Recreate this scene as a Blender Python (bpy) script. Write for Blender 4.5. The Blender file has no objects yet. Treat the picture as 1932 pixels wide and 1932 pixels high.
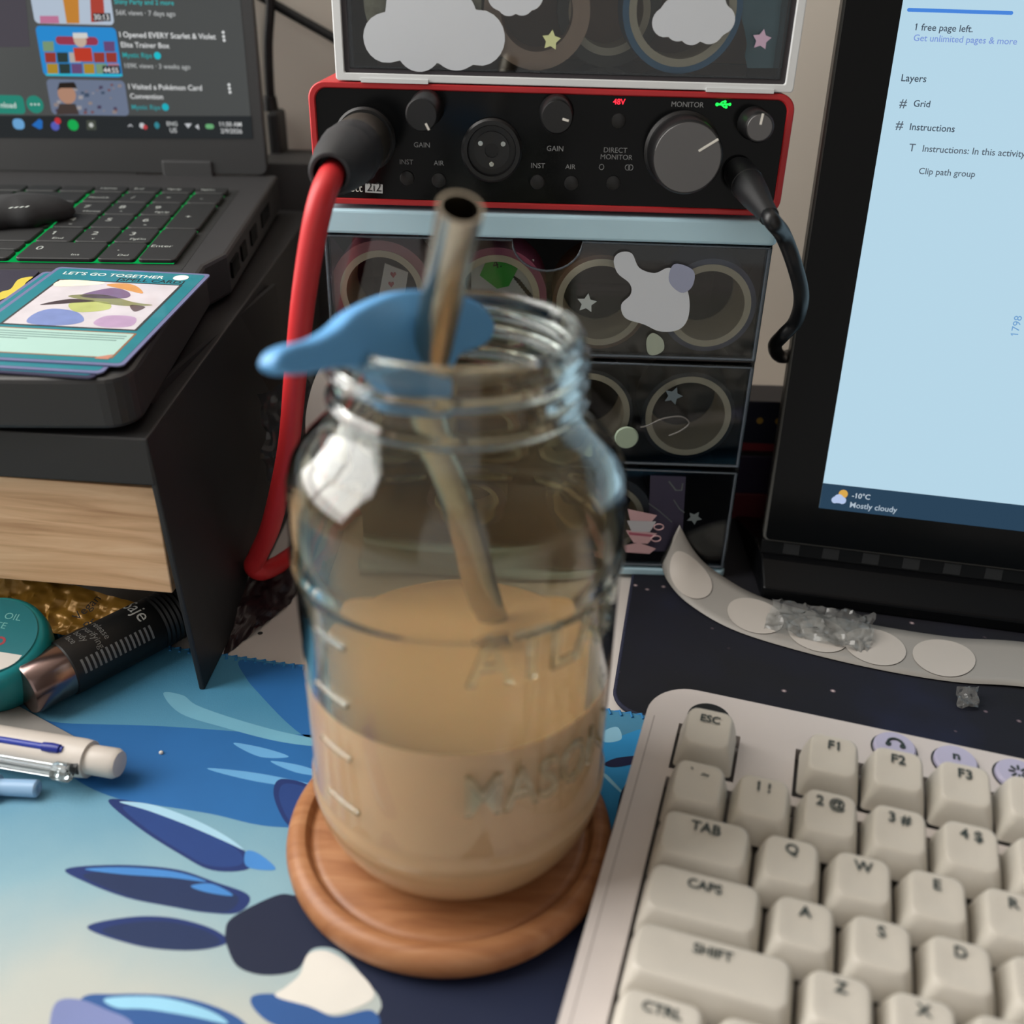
import bpy, math, random
from math import sin, cos, pi, radians, sqrt, atan2
from mathutils import Vector as V, Matrix, noise

# ---------------------------------------------------------------- camera, world, window light, exposure
# all modelling coordinates are millimetres (desk mat top = z 0, drawer tower front = y 0), scaled to metres
S = 0.001
SC = bpy.context.scene
COL = SC.collection
F_PX, C_POS = 1850.0, V((-5.4, -379.6, 240.8))
YAW, PITCH, ROLL = radians(-0.70), radians(29.01), radians(1.51)
_fw = V((sin(YAW) * cos(PITCH), cos(YAW) * cos(PITCH), -sin(PITCH)))
_r0 = V((cos(YAW), -sin(YAW), 0)); _u0 = _r0.cross(_fw)
C_R = cos(ROLL) * _r0 + sin(ROLL) * _u0
C_U = -sin(ROLL) * _r0 + cos(ROLL) * _u0
cam_d = bpy.data.cameras.new('camera')
cam = bpy.data.objects.new('camera', cam_d); COL.objects.link(cam)
cam.matrix_world = Matrix((( C_R.x, C_U.x, -_fw.x, C_POS.x * S), (C_R.y, C_U.y, -_fw.y, C_POS.y * S),
                           (C_R.z, C_U.z, -_fw.z, C_POS.z * S), (0, 0, 0, 1)))
cam_d.sensor_width = 36; cam_d.lens = 36 * F_PX / 1932; cam_d.clip_start = .01
cam_d.dof.use_dof = True; cam_d.dof.focus_distance = .375; cam_d.dof.aperture_fstop = 7.5
SC.camera = cam
w = bpy.data.worlds.new('world'); SC.world = w; w.use_nodes = True
w.node_tree.nodes['Background'].inputs[0].default_value = (1.0, .97, .93, 1)
w.node_tree.nodes['Background'].inputs[1].default_value = .62
ld = bpy.data.lights.new('window_daylight', 'AREA'); ld.shape = 'RECTANGLE'; ld.size = 1.45; ld.size_y = .58
ld.energy = 19; ld.color = (1.0, .97, .93)
lo = bpy.data.objects.new('window_daylight', ld); COL.objects.link(lo)
lo.location = (-.595, -.075, .885); lo.rotation_euler = (0, radians(-90), 0)
vs = SC.view_settings
vs.view_transform = 'Standard'; vs.look = 'None'; vs.gamma = 1; vs.use_curve_mapping = False; vs.exposure = .14
SC.cycles.use_denoising = True
SC.cycles.transparent_max_bounces = 24; SC.cycles.transmission_bounces = 14; SC.cycles.max_bounces = 18
SC.cycles.diffuse_bounces = 4; SC.cycles.glossy_bounces = 6; SC.cycles.sample_clamp_indirect = 6

# ---------------------------------------------------------------- helpers
def ray(px, py): return _fw + C_R * ((px - 966) / F_PX) - C_U * ((py - 966) / F_PX)
def onz(px, py, z=0.): d = ray(px, py); return C_POS + d * ((z - C_POS.z) / d.z)
def ony(px, py, y=0.): d = ray(px, py); return C_POS + d * ((y - C_POS.y) / d.y)
def onpl(px, py, P, n): d = ray(px, py); return C_POS + d * ((P - C_POS).dot(n) / d.dot(n))

class Frame:                      # a flat working plane: origin, x and y direction, normal towards the viewer
    def __init__(s, o, x, y): s.o, s.x, s.y = V(o), V(x).normalized(), V(y).normalized(); s.n = s.x.cross(s.y).normalized()
    def w(s, a, b, h=0.): return s.o + s.x * a + s.y * b + s.n * h
    def px(s, px, py, h=0.): q = onpl(px, py, s.o + s.n * h, s.n) - s.o; return q.dot(s.x), q.dot(s.y)
    def mat(s):
        return Matrix(((s.x.x, s.y.x, s.n.x, s.o.x), (s.x.y, s.y.y, s.n.y, s.o.y), (s.x.z, s.y.z, s.n.z, s.o.z), (0, 0, 0, 1)))

WM = {}                           # object name -> matrix (mm) from its local space to the world
def scaled(M): m = M.copy(); m.translation = m.translation * S; return m

def tag(o, label, cat, group=None, kind=None):
    if label: o['label'] = label
    if cat: o['category'] = cat
    if group: o['group'] = group
    if kind: o['kind'] = kind
    return o
def thing(name, label, cat, M=None, group=None):
    o = bpy.data.objects.new(name, None); COL.objects.link(o); o.empty_display_size = .01
    if M is None: M = Matrix.Identity(4)
    elif not isinstance(M, Matrix): M = Matrix.Translation(V(M))
    o.matrix_world = scaled(M); WM[o.name] = M
    return tag(o, label, cat, group)

class MB:                         # collects geometry in mm, then builds one mesh object
    def __init__(s): s.v = []; s.f = []
    def add(s, vs, fs):
        b = len(s.v); s.v += [V(p) for p in vs]; s.f += [tuple(i + b for i in f) for f in fs]; return s
    def box(s, x0, y0, z0, x1, y1, z1):
        p = [(x, y, z) for z in (z0, z1) for y in (y0, y1) for x in (x0, x1)]
        return s.add(p, [(0, 2, 3, 1), (4, 5, 7, 6), (0, 1, 5, 4), (2, 6, 7, 3), (0, 4, 6, 2), (1, 3, 7, 5)])
    def prism(s, pts, z0, z1, fr=None):      # polygon (CCW) between heights; fr = Frame or None
        n = len(pts)
        g = (lambda a, b, h: fr.w(a, b, h)) if fr else (lambda a, b, h: V((a, b, h)))
        vs = [g(a, b, z0) for a, b in pts] + [g(a, b, z1) for a, b in pts]
        fs = [tuple(range(n - 1, -1, -1)), tuple(range(n, 2 * n))] + [(i, (i + 1) % n, n + (i + 1) % n, n + i) for i in range(n)]
        return s.add(vs, fs)
    def poly(s, pts, h=0., fr=None):
        g = (lambda a, b, h: fr.w(a, b, h)) if fr else (lambda a, b, h: V((a, b, h)))
        return s.add([g(a, b, h) for a, b in pts], [tuple(range(len(pts)))])
    def lathe(s, prof, n=64, c=(0, 0, 0), ax=(0, 0, 1), closed=False, fn=None):
        ax = V(ax).normalized(); t = V((1, 0, 0)) if abs(ax.x) < .9 else V((0, 1, 0))
        e1 = (t - ax * t.dot(ax)).normalized(); e2 = ax.cross(e1); c = V(c); m = len(prof)
        vs = []
        for i in range(n):
            a = 2 * pi * i / n
            for (r, z) in prof:
                if fn: r = fn(r, z, a)
                vs.append(c + (e1 * cos(a) + e2 * sin(a)) * r + ax * z)
        fs = []
        for i in range(n):
            j = (i + 1) % n
            for k in range(m if closed else m - 1):
                l = (k + 1) % m
                fs.append((i * m + k, j * m + k, j * m + l, i * m + l))
        if not closed:
            for k, rev in ((0, True), (m - 1, False)):
                if prof[k][0] > 1e-6:
                    ring = [i * m + k for i in range(n)]
                    fs.append(tuple(reversed(ring)) if rev else tuple(ring))
        return s.add(vs, fs)
    def tube(s, pts, r, n=16, caps=True, inner=None, steps=0):
        P = smooth_path([V(p) for p in pts], steps) if steps else [V(p) for p in pts]
        R = r if callable(r) else (lambda t: r)
        t0 = (P[1] - P[0]).normalized(); up = V((0, 0, 1)) if abs(t0.z) < .9 else V((1, 0, 0))
        e = (up - t0 * up.dot(t0)).normalized(); rings = []
        for i, p in enumerate(P):
            t = (P[min(i + 1, len(P) - 1)] - P[max(i - 1, 0)]).normalized()
            e = (e - t * e.dot(t)).normalized(); b = t.cross(e); rr = R(i / (len(P) - 1))
            rings.append((p, e.copy(), b, rr))
        def shell(k, flip):
            vs = [p + (e * cos(2 * pi * j / n) + b * sin(2 * pi * j / n)) * (k if k else rr) for p, e, b, rr in rings for j in range(n)]
            fs = [(i * n + j, i * n + (j + 1) % n, (i + 1) * n + (j + 1) % n, (i + 1) * n + j) for i in range(len(rings) - 1) for j in range(n)]
            if flip: fs = [tuple(reversed(f)) for f in fs]
            return vs, fs
        vs, fs = shell(None, False)
        if inner is None:
            if caps: fs += [tuple(range(n - 1, -1, -1)), tuple((len(rings) - 1) * n + j for j in range(n))]
            return s.add(vs, fs)
        v2, f2 = shell(inner, True); o = len(vs); L = (len(rings) - 1) * n
        fs += [tuple(i + o for i in f) for f in f2]
        for j in range(n):
            k = (j + 1) % n
            fs += [(j, o + j, o + k, k), (L + j, L + k, o + L + k, o + L + j)]
        return s.add(vs + v2, fs)
    def text(s, t, fr, a, b, width=None, size=None, h=.12, bold=0., align='L', ext=0., aspect=1., wrap=None):
        vs, fs, tw, cap = glyphs(t, bold, ext > 0)
        k = size if size else width / max(tw, 1e-6)
        kx = width / max(tw, 1e-6) if (width and size) else k
        off = {'L': 0, 'C': -tw * kx / 2, 'R': -tw * kx}[align]
        f = wrap or (lambda x, y, z: fr.w(x, y, z))
        return s.add([f(a + off + x * kx, b + y * k, h + (ext if z > 0 else 0)) for x, y, z in vs], fs)
    def build(s, name, mat, parent=None, world=True, smooth=None, bevel=None, loc=None, wm=None):
        verts = s.v
        if parent is not None and world:
            inv = WM[parent.name].inverted(); verts = [inv @ p for p in verts]
        elif parent is None:
            loc = V(loc if loc is not None else base_of(verts)); verts = [p - loc for p in verts]
        me = bpy.data.meshes.new(name); me.from_pydata([tuple(p * S) for p in verts], [], s.f); me.update()
        if mat is not None: me.materials.append(mat)
        if smooth is not None:
            me.polygons.foreach_set('use_smooth', [True] * len(me.polygons)); me.set_sharp_from_angle(angle=radians(smooth))
        return link_mesh(name, me, parent, loc if parent is None else wm, bevel)

def base_of(vs):
    z = min(p.z for p in vs); return V((sum(p.x for p in vs) / len(vs), sum(p.y for p in vs) / len(vs), z))
def link_mesh(name, me, parent, loc=None, bevel=None):
    o = bpy.data.objects.new(name, me); COL.objects.link(o)
    L = Matrix.Translation(V(loc)) if loc is not None else Matrix.Identity(4)
    if parent is not None: o.parent = parent; WM[o.name] = WM[parent.name] @ L
    else: WM[o.name] = L
    o.location = L.translation * S
    if bevel:
        m = o.modifiers.new('bevel', 'BEVEL'); m.width = bevel[0] * S; m.segments = bevel[1]; m.limit_method = 'ANGLE'
        m.angle_limit = radians(40); m.harden_normals = False
    return o

def smooth_path(P, steps):
    if len(P) < 3: return P
    Q = [2 * P[0] - P[1]] + P + [2 * P[-1] - P[-2]]; out = []
    for i in range(1, len(Q) - 2):
        for k in range(steps):
            t = k / steps; a, b, c, d = Q[i - 1], Q[i], Q[i + 1], Q[i + 2]
            out.append(.5 * ((2 * b) + (c - a) * t + (2 * a - 5 * b + 4 * c - d) * t * t + (3 * b - a - 3 * c + d) * t ** 3))
    return out + [P[-1]]
def smooth_loop(P, steps=6):
    P = [V((a, b, 0)) for a, b in P]; n = len(P); out = []
    for i in range(n):
        for k in range(steps):
            t = k / steps; a, b, c, d = P[i - 1], P[i], P[(i + 1) % n], P[(i + 2) % n]
            q = .5 * ((2 * b) + (c - a) * t + (2 * a - 5 * b + 4 * c - d) * t * t + (3 * b - a - 3 * c + d) * t ** 3); out.append((q.x, q.y))
    return ccw(out)
def ccw(P):
    A = sum(P[i - 1][0] * P[i][1] - P[i][0] * P[i - 1][1] for i in range(len(P)))
    return P if A > 0 else P[::-1]
def rrect(x0, y0, x1, y1, r, n=5):
    out = []
    for cx, cy, a0 in ((x1 - r, y0 + r, -pi / 2), (x1 - r, y1 - r, 0), (x0 + r, y1 - r, pi / 2), (x0 + r, y0 + r, pi)):
        for k in range(n + 1): a = a0 + pi / 2 * k / n; out.append((cx + r * cos(a), cy + r * sin(a)))
    return out
def disc(cx, cy, r, n=28, ry=None): return [(cx + r * cos(2 * pi * i / n), cy + (ry or r) * sin(2 * pi * i / n)) for i in range(n)]
def star(cx, cy, r, rot=0., k=.5): return [(cx + (r if i % 2 == 0 else r * k) * sin(rot + pi * i / 5), cy + (r if i % 2 == 0 else r * k) * cos(rot + pi * i / 5)) for i in range(9, -1, -1)]
def cloud(circles, n=72):
    cx = sum(c[0] for c in circles) / len(circles); cy = sum(c[1] for c in circles) / len(circles); out = []
    for i in range(n):
        a = 2 * pi * i / n; dx, dy = cos(a), sin(a); best = .1
        for (x, y, r) in circles:
            ox, oy = cx - x, cy - y; b = ox * dx + oy * dy; q = b * b - (ox * ox + oy * oy - r * r)
            if q > 0: best = max(best, -b + sqrt(q))
        out.append((cx + dx * best, cy + dy * best))
    return out
_gc = {}
def glyphs(t, bold, solid):
    key = (t, bold, solid)
    if key not in _gc:
        cu = bpy.data.curves.new('t', 'FONT'); cu.body = t; cu.size = 1; cu.offset = bold; cu.resolution_u = 3
        if solid: cu.extrude = .001
        ob = bpy.data.objects.new('t', cu); COL.objects.link(ob)
        dg = bpy.context.evaluated_depsgraph_get(); me = bpy.data.meshes.new_from_object(ob.evaluated_get(dg))
        vs = [tuple(p.co) for p in me.vertices]; fs = [tuple(p.vertices) for p in me.polygons]
        x0 = min(p[0] for p in vs); vs = [(p[0] - x0, p[1], p[2]) for p in vs]
        W_ = max(p[0] for p in vs); H_ = max(p[1] for p in vs)
        for i, c in enumerate(t):                       # the built-in font draws 1 as a bare bar: give it its flag
            if c == '1' and not solid:
                cu.body = t[:i + 1]; m2 = bpy.data.meshes.new_from_object(ob.evaluated_get(bpy.context.evaluated_depsgraph_get()))
                xr = max(p.co.x for p in m2.vertices) - x0; top = max(p.co.y for p in m2.vertices if p.co.x > xr + x0 - .02); bpy.data.meshes.remove(m2)
                k0 = len(vs); vs += [(xr - .04, top, 0), (xr - .20, top - .13, 0), (xr - .20, top - .22, 0), (xr - .04, top - .12, 0)]; fs.append((k0, k0 + 1, k0 + 2, k0 + 3))
        _gc[key] = (vs, fs, W_, H_)
        bpy.data.objects.remove(ob); bpy.data.curves.remove(cu); bpy.data.meshes.remove(me)
    return _gc[key]

def lin(h):
    if isinstance(h, str):
        h = h.lstrip('#'); h = [int(h[i:i + 2], 16) / 255 for i in (0, 2, 4)]
        h = [c / 12.92 if c <= .04045 else ((c + .055) / 1.055) ** 2.4 for c in h]
    return (*h[:3], 1)
def mat(name, col, rough=.5, metal=0., spec=.5, vary=.06, vscale=60., bump=0., bscale=400., emit=None, es=1., coat=0., trans=0., ior=1.45, sss=0.):
    m = bpy.data.materials.new(name); m.use_nodes = True; nt = m.node_tree; b = nt.nodes['Principled BSDF']
    b.inputs['Base Color'].default_value = lin(col); b.inputs['Roughness'].default_value = rough; b.inputs['Metallic'].default_value = metal
    b.inputs['Specular IOR Level'].default_value = spec; b.inputs['Coat Weight'].default_value = coat; b.inputs['IOR'].default_value = ior
    b.inputs['Transmission Weight'].default_value = trans
    if sss: b.inputs['Subsurface Weight'].default_value = sss; b.inputs['Subsurface Radius'].default_value = (1, .6, .4); b.inputs['Subsurface Scale'].default_value = .002
    if emit: b.inputs['Emission Color'].default_value = lin(emit); b.inputs['Emission Strength'].default_value = es
    if vary or bump: tc = nt.nodes.new('ShaderNodeTexCoord')
    if vary:
        nz = nt.nodes.new('ShaderNodeTexNoise'); nz.inputs['Scale'].default_value = vscale; nz.inputs['Detail'].default_value = 5
        hs = nt.nodes.new('ShaderNodeHueSaturation'); hs.inputs['Color'].default_value = lin(col)
        mr = nt.nodes.new('ShaderNodeMapRange'); mr.inputs['To Min'].default_value = 1 - vary; mr.inputs['To Max'].default_value = 1 + vary
        nt.links.new(tc.outputs['Object'], nz.inputs['Vector']); nt.links.new(nz.outputs['Fac'], mr.inputs['Value'])
        nt.links.new(mr.outputs['Result'], hs.inputs['Value']); nt.links.new(hs.outputs['Color'], b.inputs['Base Color'])
    if bump:
        n2 = nt.nodes.new('ShaderNodeTexNoise'); n2.inputs['Scale'].default_value = bscale; n2.inputs['Detail'].default_value = 4
        bp = nt.nodes.new('ShaderNodeBump'); bp.inputs['Strength'].default_value = bump; bp.inputs['Distance'].default_value = .001
        nt.links.new(tc.outputs['Object'], n2.inputs['Vector']); nt.links.new(n2.outputs['Fac'], bp.inputs['Height']); nt.links.new(bp.outputs['Normal'], b.inputs['Normal'])
    return m
def glow(name, col, st=1.):
    m = bpy.data.materials.new(name); m.use_nodes = True; nt = m.node_tree; nt.nodes.clear()
    e = nt.nodes.new('ShaderNodeEmission'); e.inputs[0].default_value = lin(col); e.inputs[1].default_value = st
    o = nt.nodes.new('ShaderNodeOutputMaterial'); nt.links.new(e.outputs[0], o.inputs[0]); return m
def clear(name, tint='#ffffff', rough=.04, haze=0., hcol='#c8d0d8', ior=1.45):     # thin clear plastic
    m = bpy.data.materials.new(name); m.use_nodes = True; nt = m.node_tree; nt.nodes.clear()
    t = nt.nodes.new('ShaderNodeBsdfTransparent'); t.inputs[0].default_value = lin(tint)
    g = nt.nodes.new('ShaderNodeBsdfGlossy'); g.inputs['Roughness'].default_value = rough
    f = nt.nodes.new('ShaderNodeFresnel'); f.inputs[0].default_value = ior
    mx = nt.nodes.new('ShaderNodeMixShader'); o = nt.nodes.new('ShaderNodeOutputMaterial')
    nt.links.new(f.outputs[0], mx.inputs[0]); nt.links.new(g.outputs[0], mx.inputs[2])
    if haze:
        d = nt.nodes.new('ShaderNodeBsdfDiffuse'); d.inputs[0].default_value = lin(hcol); m2 = nt.nodes.new('ShaderNodeMixShader'); m2.inputs[0].default_value = haze
        nt.links.new(t.outputs[0], m2.inputs[1]); nt.links.new(d.outputs[0], m2.inputs[2]); nt.links.new(m2.outputs[0], mx.inputs[1])
    else: nt.links.new(t.outputs[0], mx.inputs[1])
    nt.links.new(mx.outputs[0], o.inputs[0]); return m
def nodes_of(m): return m.node_tree, m.node_tree.nodes['Principled BSDF']
def ramp(nt, stops, interp='LINEAR'):
    r = nt.nodes.new('ShaderNodeValToRGB'); r.color_ramp.interpolation = interp
    while len(r.color_ramp.elements) < len(stops): r.color_ramp.elements.new(.5)
    for e, (p, c) in zip(r.color_ramp.elements, stops): e.position = p; e.color = lin(c)
    return r
def wood(name, c0, c1, c2, rot=0., scale=(1, 1, 1), wave=6., dist=6., rough=.45, bump=.15):
    m = mat(name, c1, rough, vary=0); nt, b = nodes_of(m)
    tc = nt.nodes.new('ShaderNodeTexCoord'); mp = nt.nodes.new('ShaderNodeMapping'); mp.inputs['Scale'].default_value = scale; mp.inputs['Rotation'].default_value = (0, 0, rot)
    nz = nt.nodes.new('ShaderNodeTexNoise'); nz.inputs['Scale'].default_value = wave; nz.inputs['Detail'].default_value = 8; nz.inputs['Distortion'].default_value = dist * .1
    r = ramp(nt, [(.25, c0), (.5, c1), (.75, c2)])
    nt.links.new(tc.outputs['Object'], mp.inputs[0]); nt.links.new(mp.outputs[0], nz.inputs['Vector']); nt.links.new(nz.outputs['Fac'], r.inputs[0])
    nt.links.new(r.outputs[0], b.inputs['Base Color'])
    bp = nt.nodes.new('ShaderNodeBump'); bp.inputs['Strength'].default_value = bump; bp.inputs['Distance'].default_value = .0006
    nt.links.new(nz.outputs['Fac'], bp.inputs['Height']); nt.links.new(bp.outputs[0], b.inputs['Normal'])
    return m
def crumple(c00, c10, c11, c01, nu, nv, amp, seed, scale=.12):
    c00, c10, c11, c01 = map(V, (c00, c10, c11, c01)); n = (c10 - c00).cross(c01 - c00).normalized(); mb = MB(); vs = []
    for j in range(nv + 1):
        for i in range(nu + 1):
            u, v = i / nu, j / nv; p = (c00 * (1 - u) + c10 * u) * (1 - v) + (c01 * (1 - u) + c11 * u) * v
            q = p * scale + V((seed * 7.1, seed * 3.3, seed * 5.7))
            k = noise.noise(q) + .6 * abs(noise.noise(q * 2.3)) + .35 * noise.noise(q * 4.7)
            vs.append(p + n * (amp * k) + (c10 - c00).normalized() * (amp * .5 * noise.noise(q * 1.7 + V((9, 2, 4)))))
    fs = [(j * (nu + 1) + i, j * (nu + 1) + i + 1, (j + 1) * (nu + 1) + i + 1, (j + 1) * (nu + 1) + i) for j in range(nv) for i in range(nu)]
    return mb.add(vs, fs)
FRONT = Frame((0, 0, 0), (1, 0, 0), (0, 0, 1))           # the plane of the drawer and interface fronts
TOP = Frame((0, 0, 0), (1, 0, 0), (0, 1, 0))             # the plane of the desk mats
def fpx(pts, fr=FRONT, h=0.): return ccw([fr.px(x, y, h) for x, y in pts])

# ---------------------------------------------------------------- shared materials
M = {}
M['wall'] = mat('wall_paint', '#dcd5c9', .8, vary=.03, vscale=8, bump=.05, bscale=300)
M['desk'] = mat('desk_white', '#cdc6c0', .5, vary=.03)
M['black'] = mat('black_plastic', '#17181a', .45, vary=.1)
M['blackmetal'] = mat('black_steel', '#1d1d1e', .5, vary=.06, bump=.04, bscale=900)
M['gloss'] = mat('gloss_black', '#08090a', .14, vary=0, spec=.16)
M['dark'] = mat('dark_grey', '#2b2c2d', .5)
M['laptop'] = mat('laptop_shell', '#2a2a2b', .5, vary=.05)
M['lkey'] = mat('laptop_key', '#141516', .55, vary=.15, vscale=200)
M['lprint'] = mat('laptop_key_print', '#9aa09c', .6, vary=0)
M['white'] = mat('white_plastic', '#d9dcdd', .4, vary=.02)
M['paleblue'] = mat('pale_blue_plastic', '#b4d6e4', .35, vary=.03, coat=.2)
M['clear'] = clear('clear_plastic', '#eef2f4')
M['smoke'] = clear('clear_plastic_side', '#b9bfc6', haze=.04)
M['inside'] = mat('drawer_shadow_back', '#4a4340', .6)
M['red'] = mat('red_aluminium', '#b3282c', .38, metal=.15, vary=.03)
M['knob'] = mat('knob_black', '#141415', .4)
M['print'] = mat('panel_print', '#8d8f90', .6, vary=0)
M['ivory'] = mat('indicator_white', '#e6e3da', .5, vary=0)
M['cream'] = mat('card_core', '#e6d5b8', .75, vary=.06, vscale=300)
M['paper'] = mat('white_paper', '#d8d4cd', .6, vary=.02)
M['steel'] = mat('steel', '#b9b2a6', .22, metal=1., vary=.03)
M['key'] = mat('keycap_white', '#cfcac0', .42, vary=.02, vscale=90)
M['kcase'] = mat('keyboard_case', '#cec6c2', .4, vary=.02)
M['legend'] = mat('keycap_legend', '#2c3a3a', .6, vary=0)

# ---------------------------------------------------------------- the setting
def struct(name, mb, m, bevel=None): return tag(mb.build(name, m, loc=(0, 0, 0), bevel=bevel), None, None, kind='structure')
WY = 240
struct('wall_back', MB().box(-640, WY, -750, 1500, WY + 40, 1700), M['wall'])
lw = MB(); WX = -580
lw.box(WX - 40, -1700, -750, WX, WY, 150); lw.box(WX - 40, -1700, 1620, WX, WY, 1700)
lw.box(WX - 40, -1700, 150, WX, -385, 1620); lw.box(WX - 40, 235, 150, WX, WY, 1620)
struct('wall_left', lw, M['wall'])
struct('floor', MB().box(-640, -1700, -790, 1500, WY + 40, -750), mat('floor_wood', '#7a6a58', .6))
struct('added_wall_right', MB().box(640, -1700, -750, 680, WY, 1700), mat('added_wall_brown', '#5a5048', .8, vary=.05, vscale=6))  # unseen wall, added and kept dark to cut light from the right
struct('unseen_ceiling', MB().box(-640, -1700, 1700, 1500, WY + 40, 1740), M['desk'])  # unseen, added to block world light from above
win = MB()
for a in ((-385, 150, -365, 1620), (215, 150, 235, 1620), (-365, 150, 215, 170), (-365, 1600, 215, 1620), (-82, 170, -68, 1600)):
    win.box(WX - 15, a[0], a[1], WX + 8, a[2], a[3])
struct('window_1', win, M['white'])

desk = thing('desk', 'white desktop running back to the beige wall', 'desk', (0, 0, -742))
MB().box(-570, -560, -27, 636, WY - 2, -2).build('desktop', M['desk'], desk, bevel=(2, 2))
for x in (-560, 590):
    for y in (-540, 195): MB().box(x, y, -742, x + 40, y + 30, -27).build('leg', M['black'], desk)
MB().poly(disc(onz(491, 1195, -2).x, onz(491, 1195, -2).y, 1.1), -1.9).build('speck', M['dark'], desk)

# ---- desk mats
MR = radians(-9.5); MO = onz(570, 1256)
MAT = Frame((MO.x, MO.y, 0), (cos(MR), sin(MR), 0), (-sin(MR), cos(MR), 0))
bm = mat('blue_mat_print', '#7fb6cc', .75, vary=0, bump=.12, bscale=1500); nt, b = nodes_of(bm)
tc = nt.nodes.new('ShaderNodeTexCoord'); sp = nt.nodes.new('ShaderNodeSeparateXYZ'); nz = nt.nodes.new('ShaderNodeTexNoise'); nz.inputs['Scale'].default_value = 16; nz.inputs['Detail'].default_value = 4
ad = nt.nodes.new('ShaderNodeMath'); ad.operation = 'MULTIPLY_ADD'; ad.inputs[1].default_value = .055; 
nt.links.new(tc.outputs['Object'], sp.inputs[0]); nt.links.new(tc.outputs['Object'], nz.inputs['Vector']); nt.links.new(nz.outputs['Fac'], ad.inputs[0]); nt.links.new(sp.outputs['Y'], ad.inputs[2])
mr = nt.nodes.new('ShaderNodeMapRange'); mr.inputs['From Min'].default_value = -.155; mr.inputs['From Max'].default_value = .01
rp = ramp(nt, [(.0, '#bdbab0'), (.22, '#b2b8b3'), (.45, '#83a8b6'), (.7, '#5890ac'), (1., '#3f81a3')])
nt.links.new(ad.outputs[0], mr.inputs['Value']); nt.links.new(mr.outputs[0], rp.inputs[0]); nt.links.new(rp.outputs[0], b.inputs['Base Color'])
mat_blue = thing('desk_mat', 'blue printed cloth desk mat with leaf shapes under the wooden coaster', 'desk mat', (MAT.w(0, 0, -2)))
p = rrect(-260, -330, 420, 0, 8)
MB().prism(p, -2, 0, MAT).build('cloth', bm, mat_blue)
st = MB(); pp = [MAT.w(a, -.4, -.6) for a in range(-250, 410, 4)]
for q in pp: st.tube([q, q + MAT.x * 2.6 + MAT.y * .4 + V((0, 0, .75)), q + MAT.x * 3.6 - MAT.y * 2.2 + V((0, 0, .75))], .55, 6)
st.build('stitched_edge', mat('blue_thread', '#2f7fb8', .8), mat_blue, smooth=60)['kind'] = 'stuff'
def printed(name, col, polys, h, steps=6, rough=.75):
    mb = MB()
    for pl in polys: mb.poly(smooth_loop([TOP.px(x, y) for x, y in pl], steps), h, TOP)
    return mb.build(name, mat(name, col, rough, vary=.12, vscale=40), mat_blue)
printed('blue_wave', '#1b61a0', [[(60, 1350), (115, 1364), (300, 1370), (500, 1385), (620, 1402), (640, 1560), (540, 1561), (480, 1555), (400, 1536), (300, 1520), (220, 1506), (140, 1468), (80, 1400)],
    [(452, 1246), (520, 1253), (640, 1270), (640, 1420), (585, 1396), (540, 1362), (490, 1310), (465, 1280)]], .03)
printed('blue_wave', '#2a8cc4', [[(1120, 1400), (1160, 1392), (1240, 1380), (1260, 1520), (1200, 1560), (1120, 1560)]], .03)
printed('light_streak', '#6aa6bf', [[(308, 1308), (345, 1312), (370, 1330), (430, 1352), (520, 1378), (600, 1396), (600, 1408), (520, 1398), (420, 1372), (340, 1346)]], .05)
printed('light_streak', '#5f9fd0', [[(440, 1402), (500, 1412), (545, 1428), (490, 1428)], [(510, 1436), (570, 1445), (620, 1465), (560, 1458)], [(390, 1450), (480, 1458), (590, 1480), (600, 1490), (480, 1474)]], .05)
printed('light_streak', '#8fc4dc', [[(1140, 1380), (1165, 1372), (1172, 1395), (1140, 1400)], [(1145, 1462), (1180, 1500), (1176, 1500), (1140, 1466)]], .05)
LEAF = [[(204, 1511), (260, 1514), (340, 1540), (420, 1580), (468, 1612), (468, 1640), (400, 1642), (340, 1612), (262, 1562)],
        [(124, 1640), (220, 1632), (330, 1640), (405, 1664), (470, 1690), (450, 1722), (390, 1722), (330, 1712), (240, 1694), (165, 1666)],
        [(164, 1750), (240, 1731), (320, 1731), (395, 1750), (430, 1775), (395, 1790), (330, 1793), (250, 1782)],
        [(516, 1490), (530, 1470), (575, 1478), (600, 1500), (590, 1560), (548, 1560), (524, 1525)]]
printed('leaf', '#102a66', LEAF, .06)
def inset(pl, k, sx=0, sy=0):
    cx = sum(p[0] for p in pl) / len(pl); cy = sum(p[1] for p in pl) / len(pl)
    return [(cx + (x - cx) * k + sx, cy + (y - cy) * k + sy) for x, y in pl]
printed('leaf_body', '#183a7a', [inset(l, .84, 4, 2) for l in LEAF[:1] + LEAF[3:]], .08)
printed('leaf_body', '#122852', [inset(l, .84, 4, 4) for l in LEAF[1:3]], .08)
printed('leaf_highlight', '#9cc6dc', [[(225, 1513), (290, 1519), (370, 1548), (430, 1580), (460, 1604), (420, 1586), (350, 1556), (280, 1530)]], .1)
printed('leaf_highlight', '#3d7fc4', [[(160, 1640), (240, 1637), (330, 1645), (390, 1664), (320, 1656), (230, 1650)], [(360, 1672), (400, 1668), (440, 1690), (390, 1684)], [(465, 1606), (490, 1612), (520, 1640), (480, 1640), (462, 1630)]], .1)
printed('navy_ground', '#0a1836', [[(440, 1730), (520, 1690), (560, 1690), (640, 1700), (900, 1720), (1130, 1600), (1180, 1480), (1260, 1460), (1150, 1990), (690, 1990), (720, 1900), (690, 1850), (640, 1795), (590, 1790), (560, 1830), (500, 1840), (450, 1825), (430, 1790), (425, 1760)]], .07)
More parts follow.
